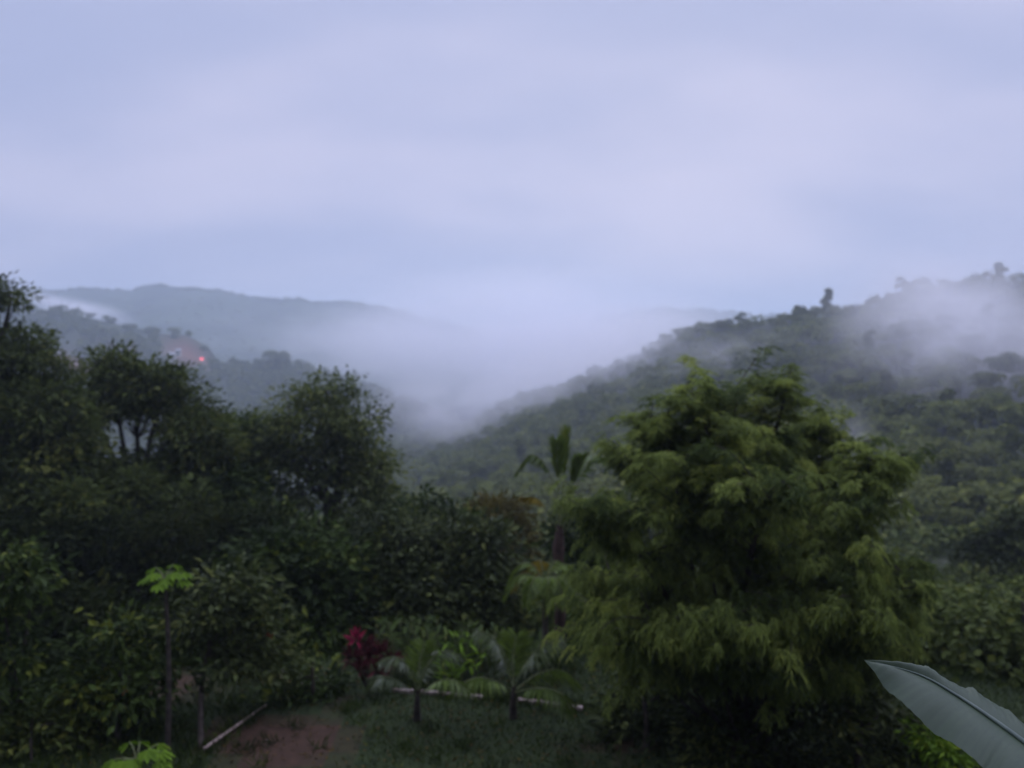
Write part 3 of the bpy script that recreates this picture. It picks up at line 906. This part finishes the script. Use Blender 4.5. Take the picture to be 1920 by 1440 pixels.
def spray(mb, p, az, tone, L, dr=.85, n=9):
    """a thin hanging spray of narrow leaves"""
    h = np.array((math.cos(az), math.sin(az), 0))
    t = np.linspace(.08, 1, n)
    P = p + h * (L * .75 * t)[:, None] + np.array((0, 0, 1.0)) * (L * (.22 * t - dr * t * t))[:, None]
    tang = h * .75 + np.array((0, 0, 1.0)) * (.22 - 2 * dr * t)[:, None]
    side = np.cross(tang, np.array((0, 0, 1.0)))
    for sg in (-1, 1):
        d = unit(tang) * .75 + unit(side) * (.65 * sg) + np.array((0, 0, -.5 * dr)) + rng.normal(size=(n, 3)) * .22
        nr = np.array((0, 0, 1.0)) + h * .3 + rng.normal(size=(n, 3)) * .3
        leaves(mb, P, d, nr, L * .46 * (.7 + .6 * rng.random(n)), (.016), np.clip(tone + .15 * rng.normal(size=n), 0, 1), 0, fold=.1, shape=.4)


feathery()


# ------------------------------------------------------------------ palms
def frond(parent, pts, leaflet, mat, n=38, wid=.045, droop=.4, tone=.5, rr=.016, spread=.75, fwd=.65, start=.18):
    pl = curve(pts, 18)
    mb = MB()
    tube(mb, pl, np.linspace(rr, rr * .25, 18), 5, .5, 1)
    ts = np.linspace(start, 1.0, n)
    idx = ts * 17
    P = np.stack([np.interp(idx, np.arange(18), pl[:, c]) for c in range(3)], 1)
    T = unit(np.gradient(P, axis=0))
    S = unit(np.cross(T, np.array((0, 0, 1.0)) + T * .01))
    U = np.cross(S, T)
    ln = leaflet * (0.35 + .65 * np.sin(np.clip((ts - start) / (1 - start), 0, 1) * 2.7 + .25))
    for sg in (-1, 1):
        d = T * fwd + S * (spread * sg) + np.array((0, 0, -droop)) + U * .25 + rng.normal(size=P.shape) * .09
        nr = U + S * (-.5 * sg) + rng.normal(size=P.shape) * .12
        leaves(mb, P, d, nr, np.maximum(ln, .05), wid, np.clip(tone + .14 * rng.normal(size=n), 0, 1), 0, fold=.12, shape=.38)
    return mb


def put_frond(root, mb, mat, stem, base, label=None):
    o = mb.build('frond', [M[mat], M[stem]], root, base)
    if label: o['label'] = label


# tall palm
D = 16.0
b = foot(1052, D)
palm = empty('tall_palm', b, 'tall palm with one arching frond and reddish trunk, left of the feathery tree', 'palm')
tp = curve([b - np.array((0, 0, .3)), at(1050, 1120, D), at(1047, 1040, D), at(1050, 985, D)], 12)
mb = MB(); tube(mb, tp, np.concatenate([np.linspace(.11, .10, 8), np.linspace(.12, .06, 4)]), 10, .5)
mb.build('trunk', M['bark_red'], palm, b, smooth=True)
FR = [([(1050, 1000, 0), (1042, 930, -.1), (1022, 872, -.2), (994, 852, -.2), (968, 888, -.25)], .26, 'leaf_palm', 1.0, None, .35, .5, .6, .45),
      ([(1051, 1000, 0), (1057, 900, .1), (1066, 812, .15)], .44, 'leaf_palm', .05, None, .80, .38, .9, .55),
      ([(1050, 1000, 0), (1046, 905, -.1), (1043, 832, -.2)], .40, 'leaf_palm', .05, None, .50, .36, .9, .55),
      ([(1054, 998, 0), (1080, 915, .1), (1106, 862, .2), (1136, 858, .2)], .34, 'leaf_palm', .6, None, .5, .55, .7, .42),
      ([(1053, 1000, 0), (1072, 915, -.3), (1090, 862, -.5)], .38, 'leaf_palm', .15, None, .5, .4, .9, .55),
      ([(1050, 1005, 0), (1028, 962, -.2), (1006, 934, -.3), (978, 932, -.3)], .24, 'leaf_yellow', .8, 'yellowing frond drooping left', .5, .5, .6, .5),
      ([(1054, 1005, 0), (1085, 958, -.2), (1120, 926, -.3), (1170, 918, -.3)], .28, 'leaf_palm_grey', .8, 'pale frond leaning right', .8, .5, .7, .4)]
for (cp, lf, mt, dr, lab, tn, sprd, fw, st_) in FR:
    put_frond(palm, frond(palm, [at(x, y, D + d) for (x, y, d) in cp], lf, mt, droop=dr, tone=tn, n=56, start=st_, wid=.042, spread=sprd, fwd=fw), mt, 'petiole', b, lab)

# small palm in front of it
D = 15.3
b = foot(1024, D)
palm = empty('small_palm', b, 'small round headed palm with hanging fronds in front of the tall palm', 'palm')
c0 = at(1022, 1092, D)
mb = MB(); tube(mb, curve([b - np.array((0, 0, .3)), b * .5 + c0 * .5, c0], 9), np.linspace(.06, .045, 9), 8, .5)
mb.build('trunk', M['bark_pale'], palm, b, smooth=True)
for k in range(11):
    a = k * 2.4
    o = np.array((math.cos(a), math.sin(a) * .8, 0))
    e = .55 if k % 3 else 1.1
    pts = [c0, c0 + o * .28 + np.array((0, 0, .30 * e)), c0 + o * .55 + np.array((0, 0, .22 * e)), c0 + o * .75 + np.array((0, 0, -.25 + .2 * (e - .5)))]
    m_ = 'leaf_yellow' if k in (1, 6) else 'leaf_palm'
    put_frond(palm, frond(palm, pts, .34, m_, n=34, wid=.036, droop=.8, tone=.5, rr=.010), m_, 'petiole', b, 'yellowing frond' if k in (1, 6) else None)

# two young coconut palms on the lawn
def young_palm(px, py, label, fr):
    b = on_ground(px, py)
    root = empty('young_palm', b, label, 'palm', None)
    D = b[1]
    mb = MB(); tube(mb, [b - np.array((0, 0, .2)), b + np.array((0, 0, .2)), b + np.array((0.02, 0, .5))], [.075, .055, .03], 8, .5)
    mb.build('trunk', M['bark'], root, b, smooth=True)
    for (cp, lf, mt, dr, tn) in fr:
        put_frond(root, frond(root, [at(x, y, D + d) for (x, y, d) in cp], lf, mt, droop=dr, tone=tn, n=46, wid=.024, rr=.010), mt, 'petiole', b)


young_palm(782, 1352, 'young palm at the left end of the white edging, beside the red plant',
           [([(782, 1300, 0), (770, 1260, -.1), (745, 1232, -.2), (715, 1240, -.3)], .34, 'leaf_palm_grey', .7, .45),
            ([(784, 1300, 0), (800, 1250, .1), (830, 1220, .2), (862, 1228, .2)], .36, 'leaf_palm_grey', .7, .45),
            ([(783, 1300, 0), (786, 1250, .2), (796, 1205, .4)], .34, 'leaf_palm', .2, .4),
            ([(782, 1305, 0), (750, 1278, -.3), (715, 1268, -.5), (690, 1285, -.5)], .30, 'leaf_palm_grey', .7, .3),
            ([(784, 1305, 0), (820, 1278, -.4), (850, 1275, -.6), (880, 1295, -.7)], .30, 'leaf_palm', .7, .35)])
young_palm(962, 1345, 'larger young palm with long spreading fronds behind the white edging',
           [([(962, 1290, 0), (945, 1235, .1), (925, 1195, .1), (895, 1180, .1)], .42, 'leaf_palm_grey', .8, .5),
            ([(963, 1290, 0), (985, 1245, -.1), (1015, 1210, -.2), (1050, 1190, -.2)], .46, 'leaf_palm_grey', .9, .6),
            ([(962, 1290, 0), (962, 1235, .3), (968, 1190, .5)], .40, 'leaf_palm', .15, .5),
            ([(961, 1295, 0), (925, 1275, -.4), (885, 1272, -.6), (845, 1300, -.7)], .40, 'leaf_palm', .9, .35),
            ([(964, 1295, 0), (1005, 1265, .3), (1050, 1255, .5), (1085, 1280, .5)], .42, 'leaf_palm', .9, .3),
            ([(963, 1298, 0), (1010, 1290, -.6), (1050, 1300, -.9), (1075, 1335, -1)], .38, 'leaf_palm', .9, .3)])

# papaya plants: a bare stem with a rosette of lobed leaves
def papaya(name, b, c0, n, L, label, stem_r=.05):
    b = np.asarray(b); c0 = np.asarray(c0)
    root = empty(name, b, label, 'plant')
    mb = MB(); tube(mb, curve([b - np.array((0, 0, .2)), b * .5 + c0 * .5 + np.array((.04, 0, 0)), c0], 9), np.linspace(stem_r, stem_r * .6, 9), 8, .5)
    mb.build('stem', M['bark'], root, b, smooth=True)
    for k in range(n):
        a = k * 2.4
        up = .15 + 1.1 * ((k * 7) % n) / n
        o = np.array((math.cos(a), math.sin(a), up))
        p1 = c0 + o * L * (1.0 if up < .55 else .75)
        mb = MB()
        tube(mb, curve([c0, c0 * .5 + p1 * .5 + np.array((0, 0, .05)), p1], 5), [.009, .008, .007, .006, .005], 5, .5, 1)
        for q in range(7):
            aa = a + (q - 3) * .62
            d = np.array((math.cos(aa), math.sin(aa), -.55))
            leaves(mb, [p1], [d], [np.array((0, 0, 1.0)) + o * .3], L * (.75 - .05 * abs(q - 3)), L * .34, [.5 + .12 * rng.normal()], 0, fold=.1, shape=.55)
        mb.build('leaf', [M['leaf_bright'], M['petiole']], root, b)


pb = on_ground(313, 1412)
papaya('papaya_plant', pb, at(310, 1092, 12.1), 13, .25, 'papaya with a slim dark stem and bright green leaf rosette on top', .045)
papaya('papaya_plant', on_ground(258, 1560), at(258, 1432, 10.4), 9, .28, 'bright green leafy plant cut by the bottom edge at the left', .03)

# red cordyline
cb = on_ground(690, 1300)
root = empty('cordyline', cb, 'red leaved shrub with one bright pink tip beside the young palm', 'shrub')
mbm, mbp, st = MB(), MB(), MB()
for (px, py, dd, mt, L, n) in ((668, 1200, 0, 1, .26, 26), (660, 1232, -.1, 0, .30, 30), (690, 1232, .1, 0, .32, 34), (715, 1225, .1, 0, .30, 30), (735, 1240, 0, 0, .28, 26), (705, 1255, -.2, 0, .30, 30), (675, 1258, -.2, 0, .28, 26), (690, 1215, .2, 0, .28, 20)):
    c = at(px, py, cb[1] + dd)
    tube(st, curve([cb, cb * .5 + c * .5, c], 5), .012, 5)
    d = rand_dirs(n, .55)
    leaves(mbp if mt else mbm, c + d * .02, d + np.array((0, 0, .1)), rand_dirs(n, 1.0), L * .8 * (.7 + .5 * rng.random(n)), .065, rng.random(n), 0, fold=.1)
st.build('stem', M['bark'], root, cb)
mbm.build('foliage', M['leaf_maroon'], root, cb)
o = mbp.build('pink_tip', M['leaf_pink'], root, cb); o['label'] = 'bright pink young leaves'

# clumps of upright leafy plants behind the edging
def clump(b, h, n, mat, label, w=.10, L=.5):
    root = empty('leafy_clump', b, label, 'plant')
    st, lf = MB(), MB()
    for k in range(n):
        a = rng.random() * 6.28; r = .30 * math.sqrt(rng.random())
        p0 = b + np.array((r * math.cos(a), r * math.sin(a), -.05))
        hh = h * (.6 + .5 * rng.random())
        p1 = p0 + np.array((.3 * math.cos(a), .3 * math.sin(a), 1.0)) * hh
        tube(st, curve([p0, p0 * .5 + p1 * .5 + np.array((0, 0, .03)), p1], 4), .008, 4)
        m = 7
        t = np.linspace(.3, 1, m)
        P = p0 + (p1 - p0) * t[:, None]
        ang = np.arange(m) * 2.6 + a
        d = np.stack([np.cos(ang), np.sin(ang), np.full(m, .55)], 1)
        leaves(lf, P, d, np.stack([np.zeros(m), np.zeros(m), np.ones(m)], 1) + rng.normal(size=(m, 3)) * .2, L * (.6 + .5 * rng.random(m)), w, np.clip(.5 + .2 * rng.normal(size=m), 0, 1), 0, fold=.15)
    st.build('stem', M['petiole'], root, b); lf.build('foliage', M[mat], root, b)


clump(on_ground(858, 1285), .75, 14, 'leaf_bright', 'light green upright plant clump between the two young palms', .06, .30)
clump(on_ground(905, 1262), .9, 16, 'leaf_mid', 'dark green plant clump behind the larger young palm', .08, .34)
clump(on_ground(830, 1255), .9, 16, 'leaf_mid', 'dark green plant clump behind the left young palm', .08, .34)
clump(on_ground(1010, 1270), .8, 14, 'leaf_mid', 'dark green plant clump under the small palm', .08, .34)
clump(on_ground(760, 1262), .9, 14, 'leaf_mid', 'dark green plant clump just right of the red leaved shrub', .08, .34)

# ------------------------------------------------------------------ edging, pole, small things on the ground
EDGE = [((738, 1296), (775, 1299), 'first white edging block, beside the red leaved shrub'), ((790, 1299), (822, 1302), 'white edging block just right of the left young palm stem'),
        ((826, 1302), (866, 1306), 'white edging block midway between the young palm stems'), ((870, 1306), (906, 1310), 'white edging block just left of the larger young palm stem'),
        ((972, 1315), (1030, 1322), 'pale edging block just right of the larger young palm stem'), ((1036, 1323), (1092, 1331), 'last pale edging block, nearest the feathery tree')]
for (a, c, lab) in EDGE:
    p, q = on_ground(*a), on_ground(*c)
    yaw = math.atan2(q[1] - p[1], q[0] - p[0])
    mid = (p + q) / 2
    L = float(np.linalg.norm(q - p))
    mb = MB()
    hh, ww = .055, .07
    xs = np.linspace(-L / 2, L / 2, 6)
    prof = [(-ww / 2, -.05), (-ww / 2, hh * .8), (-ww * .3, hh), (ww * .3, hh), (ww / 2, hh * .8), (ww / 2, -.05)]
    V = [(x, y + .006 * math.sin(9 * x + mid[0]), z + .004 * math.sin(14 * x)) for x in xs for (y, z) in prof]
    Fq = [(i * 6 + j, i * 6 + (j + 1) % 6, (i + 1) * 6 + (j + 1) % 6, (i + 1) * 6 + j) for i in range(5) for j in range(6)]
    mb.add(V, Fq); mb.add(V[:6], [(5, 4, 3, 2, 1, 0)]); mb.add(V[-6:], [(0, 1, 2, 3, 4, 5)])
    o = mb.build('edging_block', M['white_edge'])
    o.location = tuple(mid); o.rotation_euler = (0, 0, yaw)
    tag(o, lab, 'edging', 'white garden edging blocks')
p, q = on_ground(382, 1411), on_ground(499, 1328)
mb = MB(); tube(mb, curve([p + np.array((0, 0, .05)), (p + q) / 2 + np.array((.015, 0, .065)), q + np.array((0, 0, .05))], 12), np.linspace(.024, .018, 12), 8)
o = mb.build('pole', M['pole_wood'], None, p, smooth=True)
tag(o, 'long pale pole lying on the red earth at the lower left', 'pole')

M['orange'] = leaf_mat('orange_petal', (.55, .20, .06), (.75, .34, .12))
M['red_petal'] = leaf_mat('red_petal', (.22, .015, .02), (.4, .03, .035))
FL = [(452, 1257, 13.4, 'orange', 'small orange bloom above the upper end of the pole'), (231, 1295, 12.3, 'orange', 'small pale orange bloom in the light green slim tree'),
      (505, 1192, 13.4, 'red_petal', 'small dark red bloom among the grey green leaves'), (430, 1352, 12.9, 'leaf_yellow', 'yellowed leaf beside the pale pole')]
for (px, py, D, mt, lab) in FL:
    c = at(px, py, D)
    mb = MB()
    d = rand_dirs(11, .2)
    leaves(mb, d * .005, d, rand_dirs(11, .3), .075, .045, rng.random(11), 0, fold=.2, shape=.6)
    o = mb.build('bloom', M[mt]); o.location = tuple(c)
    tag(o, lab, 'bloom')

# grass: short blades over the lawn, taller rough growth at the edges
gb = MB()
n = 85000
x = rng.uniform(-9, 13, n); y = rng.uniform(8.5, 17, n)
mask = np.array([soil_at(a, c) < .30 + .25 * rng.random() + .35 * fbm(a, c, .9, 3, 4.0) for a, c in zip(x, y)])
x, y = x[mask], y[mask]
z = np.array([ground_z(a, c) for a, c in zip(x, y)])
hg = (.03 + .07 * rng.random(len(x))) * (1 + .9 * (y > 14.6) + 1.2 * (x < -4.2))
P = np.stack([x, y, z - .01], 1)
d = rand_dirs(len(x), 1.6); d[:, 2] = np.abs(d[:, 2])
leaves(gb, P, d, rand_dirs(len(x)), hg, .018, np.clip(.35 + .25 * rng.normal(size=len(x)), 0, 1), 0, fold=.05, shape=.4)
n = 9000
c = rng.integers(0, 260, n)
tx, ty = rng.uniform(-8, 8, 260), rng.uniform(10, 16.5, 260)
tx[:46], ty[:46] = zip(*[(on_ground(px, 1293 + (px - 738) * .107 + random.uniform(-9, -2))[:2]) for px in np.linspace(735, 1100, 46)])
tx[46:58], ty[46:58] = zip(*[(on_ground(px, 1411 - (px - 382) * .709 + random.uniform(-4, 7))[:2]) for px in np.linspace(380, 505, 12)])
x = tx[c] + rng.normal(size=n) * .10; y = ty[c] + rng.normal(size=n) * .10
P = np.stack([x, y, [ground_z(a, b) - .01 for a, b in zip(x, y)]], 1)
d = rand_dirs(n, 1.1); d[:, 2] = np.abs(d[:, 2])
leaves(gb, P, d, rand_dirs(n), .08 + .16 * rng.random(n), .016, np.clip(rng.random(260)[c] * .8 + .12 * rng.normal(size=n), 0, 1), 0, fold=.05, shape=.4)
tag(gb.build('grass', M['leaf_mid']), 'short dark green grass on the garden terrace', 'grass', kind='stuff')

# dead leaves and small stones scattered over the earth
lb = MB()
n = 3400
x = rng.uniform(-6.5, 6, n); y = rng.uniform(10, 15.5, n)
P = np.stack([x, y, [ground_z(a, c) + .012 for a, c in zip(x, y)]], 1)
d = rand_dirs(n); d[:, 2] *= .25
leaves(lb, P, d, rand_dirs(n) * .5 + np.array((0, 0, 1.0)), .03 + .05 * rng.random(n), .018 + .02 * rng.random(n), rng.random(n), 0, fold=.2)
M['litter'] = leaf_mat('litter', (.03, .022, .014), (.085, .055, .035), (.15, .10, .055), trans=.1)
tag(lb.build('leaf_litter', M['litter']), 'fallen dead leaves scattered over the red earth and grass', kind='stuff')

# rough undergrowth on the slope that falls away behind the garden
ub = MB()
for k in range(620):
    x = random.uniform(-30, 30); y = random.uniform(15.0, 50)
    if abs(x) > y * .75: continue
    if y < 20 and x < 5.5: continue
    ls = min(.34, .008 * y + .02)
    hill_crown(ub, 20000 + k, random.uniform(1.2, 2.4), random.uniform(.9, 1.5), int(130 * (.34 / ls) ** 1.7), ls, 0, np.array((x, y, ground_z(x, y) - .3)))
for k in range(1150):
    px = random.uniform(760, 3000); D = random.uniform(22, 88)
    if k % 3 == 0:
        px = random.uniform(1500, 3000); D = random.uniform(14, 46)
    x = (px - 960) / F * D
    fd, rd = np.interp(px, *zip(*RH.fd)), np.interp(px, RH.px, RH.D)
    q = (D / fd - 1) / .8 if D < fd else (math.log(D / fd) / math.log(rd / fd)) ** (1 / RH.pw)
    p = RH.point(min(px, 2500), max(q, -.3))
    z = max(p[2] if D > .76 * fd else -999, ground_z(x, D))
    if D < 22 and z > -.6: continue
    ls = min(.5, .009 * D + .02)
    hill_crown(ub, 26000 + k, random.uniform(2.0, 3.8), random.uniform(1.6, 2.8), int(min(950, 150 * (.5 / ls) ** 1.7)), ls, 0, np.array((x, D, z - .9)))
tag(ub.build('undergrowth', [M['leaf_dark'], M['bark']]), 'dark undergrowth on the slope below the garden', kind='stuff')


# ------------------------------------------------------------------ banana leaf close to the camera
def banana():
    base = np.array((2.6, 0.9, ground_z(2.6, 0.9)))
    root = empty('banana_plant', base, 'broad grey green banana leaf reaching in at the bottom right', 'plant')
    crown = np.array((2.45, 1.0, 3.75))
    mb = MB(); tube(mb, curve([base - np.array((0, 0, .2)), base * .5 + crown * .5, crown], 10), np.linspace(.14, .07, 10), 12)
    mb.build('pseudostem', M['petiole'], root, base, smooth=True)
    # midrib path from the tip inwards; upper and lower margins in photo pixels with distances
    mid = curve([at(1621, 1238, 2.75), at(1722, 1266, 2.60), at(1790, 1303, 2.48), at(1855, 1346, 2.36), at(1925, 1397, 2.24), at(2060, 1500, 2.02), at(2200, 1640, 1.80)], 90)
    upp = curve([at(1621, 1237, 2.75), at(1705, 1247, 2.66), at(1745, 1257, 2.62), at(1800, 1288, 2.56), at(1832, 1296, 2.54), at(1875, 1325, 2.46), at(1925, 1360, 2.36), at(2070, 1440, 2.16), at(2200, 1600, 1.82)], 90)
    lo = curve([at(1621, 1239, 2.75), at(1652, 1277, 2.64), at(1700, 1328, 2.50), at(1765, 1380, 2.36), at(1835, 1432, 2.22), at(1880, 1466, 2.14), at(2000, 1570, 1.96), at(2190, 1680, 1.76)], 90)
    W_ = 12
    V, n = [], 90
    rows = []
    for i in range(n):
        fade = min(1, i / 8) * min(1, (n - i) / 10)
        cor = .0012 * math.sin(i * 1.7) + .0016 * math.sin(i * .63 + 1)
        row = []
        for k in range(-W_, W_ + 1):
            t = abs(k) / W_
            e = upp[i] if k > 0 else lo[i]
            p = mid[i] * (1 - t) + e * t
            bul = math.sin(t * math.pi) * .018 * fade
            wav = cor * t * fade * (1.4 if k > 0 else 1.0) + 0.007 * t * t * math.sin(i * .31 + (2 if k > 0 else 0)) * fade
            row.append(p + np.array((0, -.25, 1.0)) * (bul + wav))
        rows.append(row)
    V = np.array(rows).reshape(-1, 3)
    w = 2 * W_ + 1
    i, j = np.meshgrid(np.arange(n - 1), np.arange(w - 1), indexing='ij')
    Fq = np.stack([i * w + j, i * w + j + 1, (i + 1) * w + j + 1, (i + 1) * w + j], -1).reshape(-1, 4)
    mb = MB()
    mb.add(V, Fq, np.clip(.5 + .12 * np.sin(i.ravel() * 2.1) + .10 * np.sin(i.ravel() * .37) + .08 * rng.normal(size=len(Fq)), 0, 1))
    # torn flap on the upper margin
    a, c, t_ = upp[26], upp[31], at(1735, 1243, 2.62)
    mb.add([upp[22], t_, upp[29], (upp[22] + upp[29]) / 2], [(0, 3, 1), (3, 2, 1)], .8)
    lf = mb.build('leaf', M['banana'], root, base, smooth=True)
    rb = MB()
    path = [m + np.array((0, -.004, .004)) for m in mid[3:]] + [crown]
    rad = np.concatenate([np.linspace(.0015, .010, len(path) - 1), [.03]])
    tube(rb, curve(path, 80), np.interp(np.linspace(0, 1, 80), np.linspace(0, 1, len(path)), rad), 6)
    r_ = rb.build('midrib', M['midrib'], lf, base, smooth=True)
    # a second, lower leaf outside the picture so that the plant is whole
    m2 = curve([crown, crown + np.array((.5, .4, .7)), crown + np.array((1.2, .8, .8)), crown + np.array((1.9, 1.1, .3))], 40)
    mb = MB()
    t = np.linspace(0, 1, 40)
    wd = .24 * np.sin(np.clip(t * 1.15 - .12, 0, 1) * math.pi) ** .6
    s = np.array((-.5, .85, 0))
    V = np.concatenate([np.stack([m2[i] - s * wd[i] + np.array((0, 0, -.05)), m2[i], m2[i] + s * wd[i] + np.array((0, 0, -.05))]) for i in range(40)])
    i, j = np.meshgrid(np.arange(39), np.arange(2), indexing='ij')
    mb.add(V, np.stack([i * 3 + j, i * 3 + j + 1, (i + 1) * 3 + j + 1, (i + 1) * 3 + j], -1).reshape(-1, 4), .5)
    mb.build('leaf', M['banana'], root, base, smooth=True)


M['banana'] = leaf_mat('banana', (.026, .046, .070), (.042, .068, .098), rough=.5, spec=.32, trans=.2)#, spec=.4, trans=.15)
M['midrib'] = noise_mat('midrib', (.055, .075, .06), (.085, .11, .085), 12, .5)
banana()

# ------------------------------------------------------------------ air: even haze, and banks of mist
def haze():
    me = bpy.data.meshes.new('haze')
    x0, x1, y0, y1, z0, z1 = -2650, 2650, -70, 3450, VALLEY - 8, 95
    V = [(x, y, z) for z in (z0, z1) for (x, y) in ((x0, y0), (x1, y0), (x1, y1), (x0, y1))]
    me.from_pydata(V, [], [(0, 3, 2, 1), (4, 5, 6, 7), (0, 1, 5, 4), (1, 2, 6, 5), (2, 3, 7, 6), (3, 0, 4, 7)])
    o = bpy.data.objects.new('haze', me); COL.objects.link(o)
    m = bpy.data.materials.new('haze'); m.use_nodes = True
    nd, lk = m.node_tree.nodes, m.node_tree.links
    nd.clear()
    out = N(nd, 'ShaderNodeOutputMaterial'); v = N(nd, 'ShaderNodeVolumePrincipled')
    v.inputs['Color'].default_value = (.80, .90, 1.0, 1)
    v.inputs['Density'].default_value = HAZE
    v.inputs['Anisotropy'].default_value = 0.6
    lk.new(v.outputs[0], out.inputs['Volume'])
    me.materials.append(m)
    tag(o, 'thin blue evening haze filling the valley', kind='stuff')


HAZE = 0.00075
haze()


def mist(px, py, D, rx, ry, ryd, dens, label, nscale=2.2, lo=.35, hi=.75, tilt=0.0, seed=0.0):
    """a soft bank of mist: an ellipsoid whose density fades to nothing at its skin and is torn by noise"""
    import bmesh
    me = bpy.data.meshes.new('mist')
    bm = bmesh.new(); bmesh.ops.create_icosphere(bm, subdivisions=3, radius=1.0); bm.to_mesh(me); bm.free()
    o = bpy.data.objects.new('mist', me); COL.objects.link(o)
    o.location = tuple(at(px, py, D)); k = D / F
    o.scale = (rx * k, ryd, ry * k)
    o.rotation_euler = (0, tilt, -math.atan2((px - 960) / F, 1.0))
    m = bpy.data.materials.new('mist'); m.use_nodes = True
    nd, lk = m.node_tree.nodes, m.node_tree.links
    nd.clear()
    out = N(nd, 'ShaderNodeOutputMaterial'); v = N(nd, 'ShaderNodeVolumePrincipled')
    v.inputs['Color'].default_value = (.97, .96, .98, 1)
    v.inputs['Anisotropy'].default_value = 0.6
    t = N(nd, 'ShaderNodeTexCoord')
    ln = N(nd, 'ShaderNodeVectorMath', operation='LENGTH'); lk.new(t.outputs['Object'], ln.inputs[0])
    fl = N(nd, 'ShaderNodeMapRange', interpolation_type='SMOOTHSTEP')
    fl.inputs['From Min'].default_value = 1.0; fl.inputs['From Max'].default_value = 0.0
    lk.new(ln.outputs['Value'], fl.inputs[0])
    mp = N(nd, 'ShaderNodeMapping'); mp.inputs['Location'].default_value = (seed, seed * .7, seed * 1.3)
    lk.new(t.outputs['Object'], mp.inputs[0])
    nz = N(nd, 'ShaderNodeTexNoise'); nz.inputs['Scale'].default_value = nscale; nz.inputs['Detail'].default_value = 2.0
    lk.new(mp.outputs[0], nz.inputs['Vector'])
    nr = N(nd, 'ShaderNodeMapRange', interpolation_type='SMOOTHSTEP'); nr.inputs['From Min'].default_value = lo; nr.inputs['From Max'].default_value = hi
    lk.new(nz.outputs['Fac'], nr.inputs[0])
    mu = N(nd, 'ShaderNodeMath', operation='MULTIPLY'); lk.new(fl.outputs[0], mu.inputs[0]); lk.new(nr.outputs[0], mu.inputs[1])
    m2 = N(nd, 'ShaderNodeMath', operation='MULTIPLY'); lk.new(mu.outputs[0], m2.inputs[0]); m2.inputs[1].default_value = dens
    lk.new(m2.outputs[0], v.inputs['Density'])
    lk.new(v.outputs[0], out.inputs['Volume'])
    me.materials.append(m)
    return tag(o, label, kind='stuff')


mist(1000, 645, 560, 480, 155, 200, 0.030, 'thick pale mist filling the middle of the valley', 1.6, .25, .6, 0, 2.0)
mist(620, 640, 640, 330, 95, 120, 0.009, 'thin mist drifting in front of the far blue hill', 1.7, .3, .65, 0, 6.0)
mist(1110, 680, 280, 290, 95, 50, 0.050, 'mist rolling over the low end of the right ridge', 1.9, .3, .65, R(-16), 5.0)
mist(850, 765, 300, 220, 100, 60, 0.034, 'thin mist low in the valley behind the forked tree', 1.8, .3, .65, 0, 7.0)
mist(135, 577, 600, 140, 28, 35, 0.07, 'thin pale streak of mist over the left ridge', 1.4, .3, .6, R(13), 3.0)
mist(1880, 700, 150, 400, 320, 42, 0.085, 'veil of mist drifting across the upper right hillside', 1.7, .30, .70, 0, 8.0)
mist(1740, 590, 195, 220, 135, 26, 0.085, 'puff of mist on the ridge right of the lone tree', 1.8, .32, .68, 0, 4.0)
mist(1330, 690, 225, 280, 80, 30, 0.040, 'faint mist clinging to the hillside above the feathery tree', 1.8, .36, .70, R(-12), 9.0)
mist(1560, 850, 75, 110, 150, 16, 0.045, 'faint wisp of mist rising beside the feathery tree', 1.5, .3, .7, 0, 1.0)
